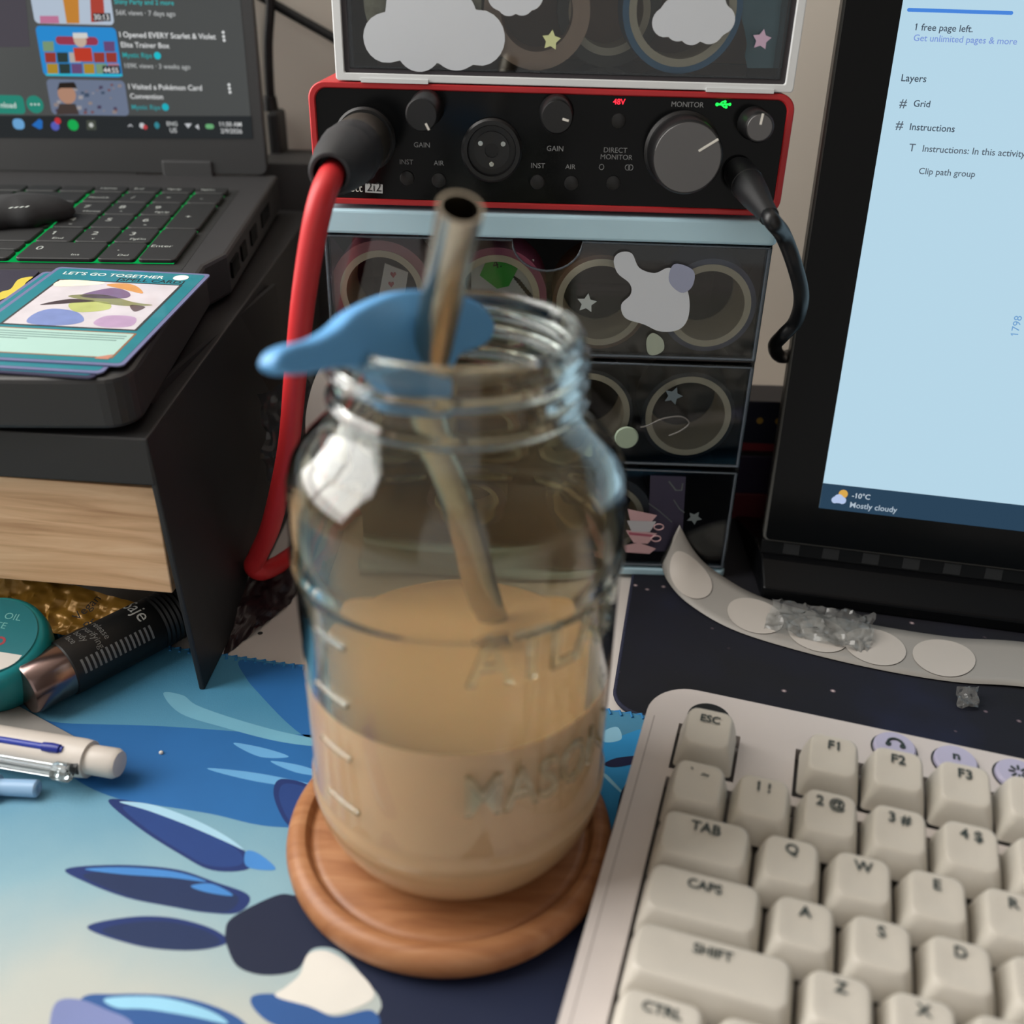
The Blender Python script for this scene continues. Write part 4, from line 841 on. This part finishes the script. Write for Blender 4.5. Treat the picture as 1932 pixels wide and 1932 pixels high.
MB().prism(rrect(-18, -10, 30, 44, 2), 0, .9).build('packet_face', mat('packet_dark', '#2b2836', .4), yc, world=False)
yy = MB(); yy.poly(smooth_loop([LF.px(x, y, 1) for x, y in ((-20, 575), (0, 552), (20, 545), (35, 527), (62, 522), (50, 532), (40, 545), (20, 558), (0, 566))], 5), 1.0, LF); yy.build('yellow_swirl', mat('yellow_print', '#b9a83c', .5), yc)
# small black cloth item on the keys
bk = MB(); q = LF.px(38, 408, 4); vs_ = []; nu, nv = 28, 14
bk.lathe([(0, 0), (16, 0), (17.5, 2), (17, 5), (13, 8.5), (7, 10.5), (0, 11)], 40, (0, 0, 0), fn=lambda r, z, a: r * (1 + .22 * sin(a * 2 + .5) + .08 * sin(a * 5)))
bk.v = [LF.w(q[0] + p.x * 1.05, q[1] + p.y, 2.35 + p.z) for p in bk.v]
bko = tag(bk.build('soft_pouch', mat('black_fabric', '#17181a', .8, vary=.2, vscale=300), smooth=60), 'small soft black pouch with white marks lying on the laptop keys', 'pouch')
tk = MB(); f0 = LF.px(38, 400, 11)
for i in range(4): tk.add([LF.w(f0[0] - 3 + 2 * i + a, f0[1] - 4 + .7 * i + c, 13.6) for a, c in ((0, 0), (1.1, 0), (1.6, 2.4), (.5, 2.4))], [(0, 1, 2, 3)])
tk.build('white_marks', M['lprint'], bko)

# ---------------------------------------------------------------- laptop stand with bamboo drawer
sd = thing('laptop_stand', 'black folded steel laptop stand with a bamboo drawer hung beneath', 'stand', (-123.5, -91, -2))
SP0, SP1 = V((-129.6, -90, 103)), V((-127.4, 172, 120.8)); sxd = V((cos(radians(-3.5)), sin(radians(-3.5)), 0))
tn = sxd.cross((SP1 - SP0).normalized()).normalized()
def sheet(q, t, nrm, name, bev=.6):
    mb = MB(); n4 = len(q); mb.add([V(p) for p in q] + [V(p) - nrm * t for p in q], [tuple(range(n4)), tuple(range(2 * n4 - 1, n4 - 1, -1))] + [(i, n4 + i, n4 + (i + 1) % n4, (i + 1) % n4) for i in range(n4)])
    return mb.build(name, M['blackmetal'], sd, bevel=(bev, 2))
sheet([SP0 - sxd * 400, SP0, SP1, SP1 - sxd * 400], 2, tn, 'top_plate')
sheet([SP0 - sxd * 400, SP0, SP0 + V((.8, -.6, -17)), SP0 - sxd * 400 + V((.8, -.6, -17))][::-1], 2, V((0, -1, 0)), 'front_apron')
fb, bb = V((-123.0, -91.5, 0)), V((-121.5, 150, 0)); sn = (SP1 - SP0).cross(fb - SP0).normalized()
sheet([SP0 + V((.3, 0, 0)), fb, V((-122.6, -70, 0)), V((-122.4, 20, -2)), bb + V((0, 0, -2)), SP1 + V((.3, 0, 0))], -2.2, sn, 'side_panel')
sheet([SP0 - sxd * 400, SP1 - sxd * 400, bb - sxd * 400 - V((0, 0, 2)), fb - sxd * 400 - V((0, 0, 2))], 2.2, sn, 'side_panel')
BR_ = radians(-5.0); BO = V((-134.2, -79.2, 35)); BFm = Frame(BO, (cos(BR_), sin(BR_), 0), (-sin(BR_), cos(BR_), 0))
bam = wood('bamboo', '#b98e66', '#dcb38a', '#ecc9a2', scale=(3, 20, 46), wave=4.5, dist=8, rough=.5, bump=.08)
dw = MB()
for i in range(1): dw.box(-300, 0, 0, 0, 11, 44)
dw.v = [BFm.w(p.x, p.y, p.z) for p in dw.v]; dwo = dw.build('drawer', bam, sd, bevel=(.5, 2))
side = MB()
for x in (-290, -8): side.box(x, 11, 0, x + 6, 150, 40)
side.box(-284, 144, 0, -8, 150, 40); side.box(-284, 11, 0, -8, 144, 4); side.v = [BFm.w(p.x, p.y, p.z) for p in side.v]; side.build('drawer_box', mat('drawer_box_dark', '#2c221b', .6), dwo)
for x in (-292, -5):
    hg = MB().box(x, 14, 30, x + 2, 150, 74); hg.v = [BFm.w(p.x, p.y, p.z) for p in hg.v]; hg.build('drawer_rail', M['blackmetal'], sd)

# ---- things under and in front of the stand
tub = thing('mint_tub', 'teal round plastic tub with a printed lid under the bamboo drawer', 'tub', (-198, -90, 0))
TC = V((-198.2, -91.6, -1.5)); tax = V((.10, -.30, .95)).normalized(); tealp = mat('teal_plastic', '#1b8f96', .35, vary=.05)
MB().lathe([(0, 0), (17, 0), (19, 2), (20.3, 10), (20.5, 16), (19.6, 20), (17.6, 22), (0, 22.4)], 56, TC + V((0, 0, 7)), tax).build('body', tealp, tub, smooth=45)
MB().box(-212, -84, 0, -188, -66, 8.5).build('underside', tealp, tub, bevel=(2, 2))
tx = (V((1, -.08, 0)) - tax * V((1, -.08, 0)).dot(tax)).normalized(); TF = Frame(TC + V((0, 0, 7)) + tax * 22.6, tx, tax.cross(tx))
MB().poly(disc(0, 0, 16.8, 48), 0, TF).build('lid_label', mat('label_teal', '#156f78', .4, vary=.05), tub)
MB().poly([(15.2 * cos(a), -5.5 + 11 * sin(a) * .9) for a in [pi + pi * i / 16 for i in range(17)]], .06, TF).build('white_band', M['paper'], tub)
mb = MB(); mb.text('OIL', TF, 2, 8.5, size=4, h=.08); mb.text('XYLATE', TF, -9, 4.2, size=3.8, h=.08); mb.text('MINT', TF, -6, -7, size=3.6, h=.1); mb.build('label_text', mat('label_print', '#6fb6b4', .5), tub)
mb = MB(); mb.text('KO', TF, 0, -2.8, size=5, h=.08, bold=.04); mb.build('label_text', mat('label_red', '#a03a44', .5), tub)
wr = crumple(onz(-30, 1165, 10), onz(195, 1215, 8), onz(262, 1140, 16), onz(-20, 1060, 24), 40, 22, 4, 11, .08)
wro = wr.build('snack_wrapper', mat('gold_wrapper', '#a67a30', .3, vary=.3, vscale=50, metal=.2), smooth=45)
tag(wro, 'crinkled gold snack wrapper under the bamboo drawer', 'wrapper')
wf = Frame(onz(150, 1178, 18), (.50, .80, .33), (-.85, .45, .3)); mb = MB(); mb.text('Vegan', wf, 0, 0, size=5, h=2.6); mb.text('Pr', wf, 0, -6, size=5, h=2.6); mb.build('print', M['black'], wro)
# roll-on tube
T0 = onz(44, 1300, 11); T1 = onz(338, 1152, 11); td = (T1 - T0).normalized(); TL = (T1 - T0).length
tb = thing('roll_on_tube', 'black labelled roll-on tube with a pewter cap lying by the stand', 'tube', (T0 + T1) / 2 - V((0, 0, 11)))
cpm = mat('pewter', '#8a7672', .22, metal=.95, vary=.05)
MB().lathe([(0, -.2), (9.6, 0), (10.2, .8), (10.2, 15), (0, 15)], 48, T0, td).build('cap', cpm, tb, smooth=40)
bdy = MB().lathe([(10.3, 15), (10.8, 15.5), (10.8, TL * .80), (10.3, TL * .80 + 1), (0, TL * .8 + 1)], 48, T0, td).build('body', mat('tube_black', '#191a1b', .5), tb, smooth=40)
MB().lathe([(10.6, TL * .81)] + [(10.6 + (.35 if i % 2 else -.15), TL * .81 + 1.0 * i) for i in range(14)] + [(10.2, TL * .81 + 15), (0, TL * .81 + 15)], 48, T0, td).build('ribbed_end', M['black'], tb, smooth=25)
e1 = (V((0, 0, 1)) - td * td.z).normalized(); e2 = td.cross(e1)
def twrap(ang0, s0): return lambda x, y, z: T0 + td * (s0 + y) + (e1 * cos(ang0 + x / 10.8) + e2 * sin(ang0 + x / 10.8)) * (10.85 + z)
mb = MB(); mb.text('Saje', None, 0, 0, size=8, h=.05, wrap=twrap(radians(-26), TL * .68)); mb.build('lettering', mat('tube_print', '#a8a8a4', .6, vary=0), bdy)
mb = MB()
for i, t in enumerate(('release', 'purifying', 'body', 'face')): mb.text(t, None, 0, 0, size=3.6, h=.05, wrap=twrap(radians(-14), TL * .46 - 3.6 * i))
mb.build('lettering', mat('tube_print_dim', '#6d6d6b', .6, vary=0), bdy)
mb = MB()
for i in range(15):
    s0 = 19 + i * (TL * .8 - 22) / 15
    a_ = [twrap(radians(52), s0)(x, 0, .04) for x in (0, 1.4, 2.8, 4.2, 5.6)]; c_ = [twrap(radians(52), s0 - .9)(x, 0, .04) for x in (0, 1.4, 2.8, 4.2, 5.6)]
    for k in range(4): mb.add([a_[k], c_[k], c_[k + 1], a_[k + 1]], [(0, 3, 2, 1)])
mb.build('fine_print', mat('tube_fine', '#77797a', .6, vary=0), bdy)
# grey plate, pens
gq = [onz(x, y, 1) for x, y in ((-60, 1285), (0, 1312), (165, 1402), (120, 1440), (-60, 1420))]
tag(MB().prism(ccw([(p.x, p.y) for p in gq]), .05, 1.0).build('folded_paper', mat('grey_card', '#8d8a86', .45, vary=.03), bevel=(.2, 1)), 'flat grey paper corner lying under the white pen', 'paper')
P1 = onz(228, 1442, 8); P0_ = onz(-40, 1398, 8); pd = (P1 - P0_).normalized()
pen = thing('multicolor_pen', 'white multicolour pen with a blue slider and clear clip', 'pen', (P0_ + P1) / 2 - V((0, 0, 8)))
PL = (P1 - P0_).length; pw = mat('pen_white', '#cfc8c0', .4, vary=.02)
MB().lathe([(0, -60), (2.5, -58), (6.2, -30), (6.4, PL - 14), (6.1, PL - 11), (0, PL - 11)], 40, P0_, pd).build('barrel', pw, pen, smooth=40)
MB().lathe([(0, PL - 11), (4.9, PL - 11), (5.0, PL - 2), (4.2, PL - .4), (0, PL)], 32, P0_, pd).build('end_button', pw, pen, smooth=50)
pe = V((0, 0, 1)) - pd * pd.z; pe.normalize(); ps = pd.cross(pe)      # ps points away from / towards the viewer
def pp_(s0, ang, r): return P0_ + pd * s0 + (pe * cos(ang) + ps * sin(ang)) * r
sg = -1 if ps.y > 0 else 1
sl = MB().tube([pp_(s0, sg * radians(28), 6.0) for s0 in (PL - 46, PL - 40, PL - 24, PL - 18)], 1.15, 10).build('slider_slot', mat('pen_blue', '#2d3fa0', .3), pen, smooth=60)
MB().tube([pp_(s0, sg * radians(28), 6.3) for s0 in (PL - 25, PL - 22, PL - 19)], lambda t: 1.7 - .4 * abs(t - .5), 12).build('slider', mat('pen_blue_knob', '#24308c', .3), sl, smooth=60)
cpn = MB(); cpn.tube([pp_(s0, sg * radians(82), 8.2) for s0 in (PL - 70, PL - 50, PL - 30, PL - 17)], 2.1, 8); cpn.tube([pp_(PL - 18.5, sg * radians(82), 8.3), pp_(PL - 13, sg * radians(82), 8.3)], 3.0, 8)
cpn.build('clip', mat('clear_acrylic', '#e6eef0', .03, vary=0, trans=1., ior=1.4), pen)
MB().tube([pp_(PL - 15, sg * radians(80), 5.2), pp_(PL - 11.5, sg * radians(80), 5.2)], 2.2, 8).build('clip_hinge', M['dark'], pen)
Q1 = onz(73, 1488, 3.2); Q0 = onz(-40, 1483, 3.2); qd = (Q1 - Q0).normalized(); QL = (Q1 - Q0).length
pen2 = thing('ballpoint_pen', 'pale blue ballpoint pen end below the white pen', 'pen', (Q0 + Q1) / 2 - V((0, 0, 3.2)))
pb = mat('pen_pale_blue', '#8fb3d6', .35, vary=.02)
MB().lathe([(0, -80), (3.8, -70), (4.0, QL - 13.5), (3.2, QL - 13), (0, QL - 13)], 32, Q0, qd).build('barrel', pb, pen2, smooth=40)
MB().lathe([(0, QL - 14), (2.7, QL - 14), (2.9, QL - .6), (2.3, QL), (1.2, QL), (1.0, QL - .6), (0, QL - .6)], 28, Q0, qd).build('plunger', pb, pen2, smooth=40)
MB().tube([Q0 + qd * (QL - 30) + V((0, -4, -1)), Q0 + qd * (QL - 16) + V((0, -4.6, -1.2)), Q0 + qd * (QL - 12) + V((0, -3.4, -1))], .8, 8).build('clip', mat('pen_clip', '#a9bed2', .3), pen2, smooth=60)
cb = onz(304, 1420, .4); tag(MB().lathe([(0, 0), (.7, .1), (.8, .6), (.4, 1), (0, 1)], 8, (cb.x, cb.y, .05)).build('crumb', M['paper'], smooth=60), 'single tiny white crumb on the blue desk mat', 'crumb')

# ---------------------------------------------------------------- monitor
ph, be = radians(-10.5), radians(12)
mR = V((cos(ph), sin(ph), 0)); mB = V((-sin(ph), cos(ph), 0)); mU = cos(be) * V((0, 0, 1)) + sin(be) * mB
MF = Frame(onz(1545, 958, 38), mR, mU)
mo = thing('monitor', 'black touchscreen monitor showing a pale blue layers panel', 'monitor', V((MF.o.x + 150, MF.o.y + 20, 0)))
MWD, MHT = 420., 245.
MB().prism(rrect(-21.6, -18, MWD, MHT, 2.5), -14, -.6, MF).build('frame', mat('monitor_frame', '#4d4d4a', .4), mo, bevel=(.8, 2))
MB().prism(rrect(-20.4, -17, MWD - 1, MHT - 1, 2), -.8, 0, MF).build('glass_bezel', M['gloss'], mo)
scr = MB().poly([(0, 0), (MWD - 22, 0), (MWD - 22, MHT - 20), (0, MHT - 20)], .1, MF).build('screen', glow('screen_pale_blue', '#b5d5e6', .92), mo)
tb0 = MF.px(1552, 911)[1]
MB().poly([(0, 0), (MWD - 22, 0), (MWD - 22, tb0), (0, tb0)], .25, MF).build('taskbar', glow('taskbar', '#2b4358', .9), scr)
ch_ = MB().prism([(-21.6, -18), (MWD, -18), (MWD, -24.5), (-21.6, -24.5)], -12, -2.2, MF).build('speaker_ledge', mat('ledge', '#101112', .3, spec=.25), mo, bevel=(.5, 2))
nt_ = MB()
for i in range(14): nt_.prism([(-12 + 17 * i, -23.4), (-5 + 17 * i, -23.4), (-5 + 17 * i, -18.6), (-12 + 17 * i, -18.6)], -2.4, -1.9, MF)
nt_.build('ledge_notches', mat('ledge_notch', '#232425', .35), ch_)
b0 = MF.w(-21.6, -24.5, -2); b1 = MF.w(MWD, -24.5, -2); f0_ = V((b0.x - 1, b0.y - 17, 0)); fd = mR * (MWD + 21)
bs = MB(); Q = [b0, b0 + V((0, -3, -1)), f0_ + V((0, 0, 6)), f0_, V((b0.x, b0.y + 60, 0)), b0 + V((0, 14, 0))]
bs.add(Q + [p + fd for p in Q], [tuple(range(6)), tuple(range(11, 5, -1))] + [(i, 6 + i, 6 + (i + 1) % 6, (i + 1) % 6) for i in range(6)]); bs.build('base', mat('monitor_base', '#0b0c0e', .28, spec=.2), mo, bevel=(1, 2))
def mtext(t, x0, y0, x1, col, y1=None, st=.9, bold=.0): return dtext(t, x0, y0, x1, col, fr=MF, part=scr, h=.4, bold=bold, st=st, y1=y1)
for t, x0, y0, x1, y1, c in (('1 free page left.', 1727, 57, 1835, 60, '#4a5664'), ('Get unlimited pages & more', 1723, 77, 1918, 84, '#7f9ad8'), ('Layers', 1700, 153, 1747, 155, '#46525f'), ('#', 1696, 202, 1710, 202, '#5a6672'), ('Grid', 1723, 201, 1754, 202, '#46525f'), ('#', 1689, 243, 1703, 244, '#5a6672'), ('Instructions', 1716, 245, 1801, 247, '#46525f'), ('T', 1714, 285, 1726, 285, '#5a6672'), ('Instructions: In this activity', 1740, 286, 1934, 297, '#5a6672'), ('Clip path group', 1733, 328, 1839, 334, '#5a6672'), ('-10°C', 1607, 939, 1641, 943, '#c9d6e0'), ('Mostly cloudy', 1603, 957, 1692, 966, '#b0bfcc')):
    mtext(t, x0, y0, x1, c, y1, bold=.01)
dpoly([(1712, 15), (1912, 21), (1911, 28), (1711, 22)], '#4a86dc', .35, MF, scr, .9, rnd=1)
a, b_ = MF.px(1921, 632, .4); mb = MB(); mb.text('1798', Frame(MF.w(a, b_), mU, -mR), 0, 0, size=4.2, h=.4); mb.build('screen_text', G_('#6f9fd0', .9), scr)
a, b_ = MF.px(1582, 943, .4); MB().poly(disc(*MF.px(1591, 932, .35), 1.9, 20), .35, MF).build('screen_icon', G_('#d8a850', .9), scr); MB().poly(ccw(cloud([(a - 1.4, b_ - .2, 1.5), (a, b_ + .5, 2), (a + 1.6, b_ - .1, 1.6)])), .45, MF).build('screen_icon', G_('#b4c6e8', .9), scr)

# ---------------------------------------------------------------- strip of round stickers, film scraps
lo_ = [(1246, 1062, 5), (1262, 1100, 2.5), (1300, 1140, 1.2), (1380, 1187, .6), (1500, 1226, .5), (1650, 1262, .5), (1800, 1287, .5), (1960, 1300, 1), (2250, 1356, 1)]
up_ = [(1282, 990, 27), (1310, 1040, 14), (1345, 1075, 6), (1420, 1120, 2), (1520, 1152, .8), (1650, 1180, .6), (1800, 1203, .6), (1960, 1216, 1), (2250, 1276, 1)]
A_ = smooth_path([onz(*q) for q in lo_], 8); B_ = smooth_path([onz(*q) for q in up_], 8); NS = len(A_)
acc = [0.]
for i in range(1, NS): acc.append(acc[-1] + ((A_[i] + B_[i]) / 2 - (A_[i - 1] + B_[i - 1]) / 2).length)
def rib(s_, t, h=0.):
    s_ = max(0., min(acc[-1] - 1e-3, s_)); i = max(k for k in range(NS - 1) if acc[k] <= s_); u = (s_ - acc[i]) / (acc[i + 1] - acc[i])
    a_, c_ = A_[i].lerp(A_[i + 1], u), B_[i].lerp(B_[i + 1], u); p = a_.lerp(c_, t); d_ = (c_ - a_).cross(A_[i + 1] - A_[i]).normalized()
    if d_.z < 0: d_ = -d_
    return p + d_ * h
ss = thing('sticker_strip', 'curled white backing strip of round seals in front of the monitor', 'sticker strip', rib(acc[-1] * .6, .5) - V((0, 0, .5)))
mb = MB(); n_ = 6; mb.add([rib(acc[i], j / n_) for i in range(NS) for j in range(n_ + 1)], [(i * (n_ + 1) + j, i * (n_ + 1) + j + 1, (i + 1) * (n_ + 1) + j + 1, (i + 1) * (n_ + 1) + j) for i in range(NS - 1) for j in range(n_)])
o = mb.build('backing', mat('strip_backing', '#97938d', .5, vary=.03), ss, smooth=60); sm = o.modifiers.new('solid', 'SOLIDIFY'); sm.thickness = .0002
sealm = mat('seal_white', '#b9b2aa', .5, vary=.03)
wid = (A_[30] - B_[30]).length
def s_at(px):
    return min(range(NS), key=lambda i: abs(1e9 if i is None else (px - PXS[i])))
def to_px(P): d = P - C_POS; return 966 + F_PX * d.dot(C_R) / d.dot(_fw)
PXS = [to_px((A_[i] + B_[i]) / 2) for i in range(NS)]
for px in (1300, 1425, 1535, 1655, 1783, 2060):
    s0 = acc[s_at(px)]; mb = MB(); R = 12.2; ring = 6
    pts = [rib(s0, .48, .6)] + [rib(s0 + R * k / ring * cos(q), .48 + (R * k / ring * sin(q)) / wid, .6) for k in range(1, ring + 1) for q in [2 * pi * i / 32 for i in range(32)]]
    fs = [(0, 1 + i, 1 + (i + 1) % 32) for i in range(32)] + [(1 + (k - 1) * 32 + i, 1 + k * 32 + i, 1 + k * 32 + (i + 1) % 32, 1 + (k - 1) * 32 + (i + 1) % 32) for k in range(1, ring) for i in range(32)]
    mb.add(pts, fs).build('round_seal', sealm, ss, smooth=60)
film = clear('crinkled_film', '#e8ecee', .12, haze=.18, hcol='#b8b8b4')
tag(crumple(onz(1440, 1185, 2), onz(1640, 1232, 2), onz(1650, 1160, 6), onz(1460, 1130, 6), 34, 14, 3.4, 5, .16).build('clear_tape_scrap', film, smooth=20), 'crumpled clear tape lying across the white sticker strip', 'tape')
tag(crumple(onz(1808, 1335, 1.2), onz(1846, 1335, 1.2), onz(1845, 1296, 4), onz(1803, 1296, 4), 10, 10, 1.8, 8, .3).build('plastic_scrap', film, smooth=20), 'tiny crumpled clear plastic scrap on the black pad', 'scrap')

# ---------------------------------------------------------------- things behind and beside the tower
tag(MB().box(-160, 190, -2, -88, 236, 143).build('storage_box', mat('box_grey', '#3a3a3a', .55), bevel=(1, 2)), 'dark grey box standing behind the laptop stand', 'box')
st1 = thing('game_box', 'navy box with gold dots on top between tower and monitor', 'box', (125, 85, 36))
MB().box(95, 60, 36, 190, 82, 62).build('box_body', mat('navy_box', '#1c1d2e', .4, vary=.3, vscale=60), st1, bevel=(.6, 2)); MB().box(94.6, 59.6, 36, 190.4, 82.4, 40).build('red_edge', mat('red_edge', '#7c2730', .4), st1)
for x in (108, 117): MB().prism(disc(x, 52, 1.6, 16), -60, -59.7, FRONT).build('gold_dot', mat('gold_dot', '#b08a3a', .4), st1)
st2 = thing('game_box', 'purple and red box under the navy box beside the tower', 'box', (125, 85, -2))
MB().box(93, 56, 14, 192, 134, 34.6).build('box_body', mat('purple_box', '#2c2238', .4, vary=.4, vscale=50), st2, bevel=(.6, 2)); MB().box(92.6, 55.6, -2, 192.4, 134.4, 14).build('red_tray', mat('red_tray', '#5f2028', .45), st2, bevel=(.6, 2))
MB().box(94, 57, 34.4, 190, 133, 36).build('dark_gap', M['black'], st2)
pcb = thing('power_cable', 'black power cable hanging down the wall with a block plug', 'cable', (-120, 225, 150))
cw = [ony(x, y, 230) for x, y in ((500, -60), (510, 0), (506, 80), (508, 150), (512, 205))]
MB().tube([tuple(p) for p in cw], 2.7, 12, steps=6).build('cord', M['black'], pcb, smooth=60)
q0, q1 = ony(501, 212, 218), ony(531, 300, 218)
MB().box(q0.x, 218, q1.z - 10, q1.x, 239, q0.z).build('plug_block', M['dark'], pcb, bevel=(2, 2)); MB().lathe([(0, 0), (4.5, 0), (3.6, 8), (0, 8)], 20, (cw[-1].x, 229, q0.z - .5)).build('strain_relief', M['black'], pcb, smooth=40)
tag(MB().tube([tuple(ony(x, y, yy)) for x, y, yy in ((440, -40, 232), (500, -2, 232), (570, 38, 231), (640, 78, 230), (720, 130, 226))], 2.6, 12, steps=6).build('wall_cable', M['black'], smooth=60), 'black cord slanting across the wall behind the drawer unit', 'cable')
tag(MB().prism(smooth_loop([FRONT.px(x, y, 10) for x, y in ((612, 690), (600, 700), (584, 745), (576, 800), (586, 850), (622, 850), (628, 700))], 4), 9.2, 10, FRONT).build('care_tag', M['paper']), 'white rounded tag standing left of the drawer tower', 'tag')
pk = crumple(FRONT.w(*FRONT.px(505, 905, 6), 6), FRONT.w(*FRONT.px(585, 960, 6), 6), FRONT.w(*FRONT.px(590, 690, 6), 6), FRONT.w(*FRONT.px(488, 745, 6), 6), 14, 18, 5, 21, .1)
tag(pk.build('clear_packet', clear('packet_film', '#aeb2b6', .15, haze=.08, hcol='#8a8a8c'), smooth=20), 'crinkled clear plastic packet beside the red cable', 'packet')
dwp = crumple(onz(415, 1245, -1.0), onz(548, 1138, -1.0), onz(600, 1040, 6), onz(470, 1080, 8), 30, 22, 4.5, 31, .06)
for v_ in dwp.v: v_.z = max(v_.z, -1.6)
tag(dwp.build('foil_wrapper', mat('dark_foil', '#241518', .35, vary=.7, vscale=60), smooth=35), 'crumpled dark red foil wrapper below the red cable', 'wrapper')
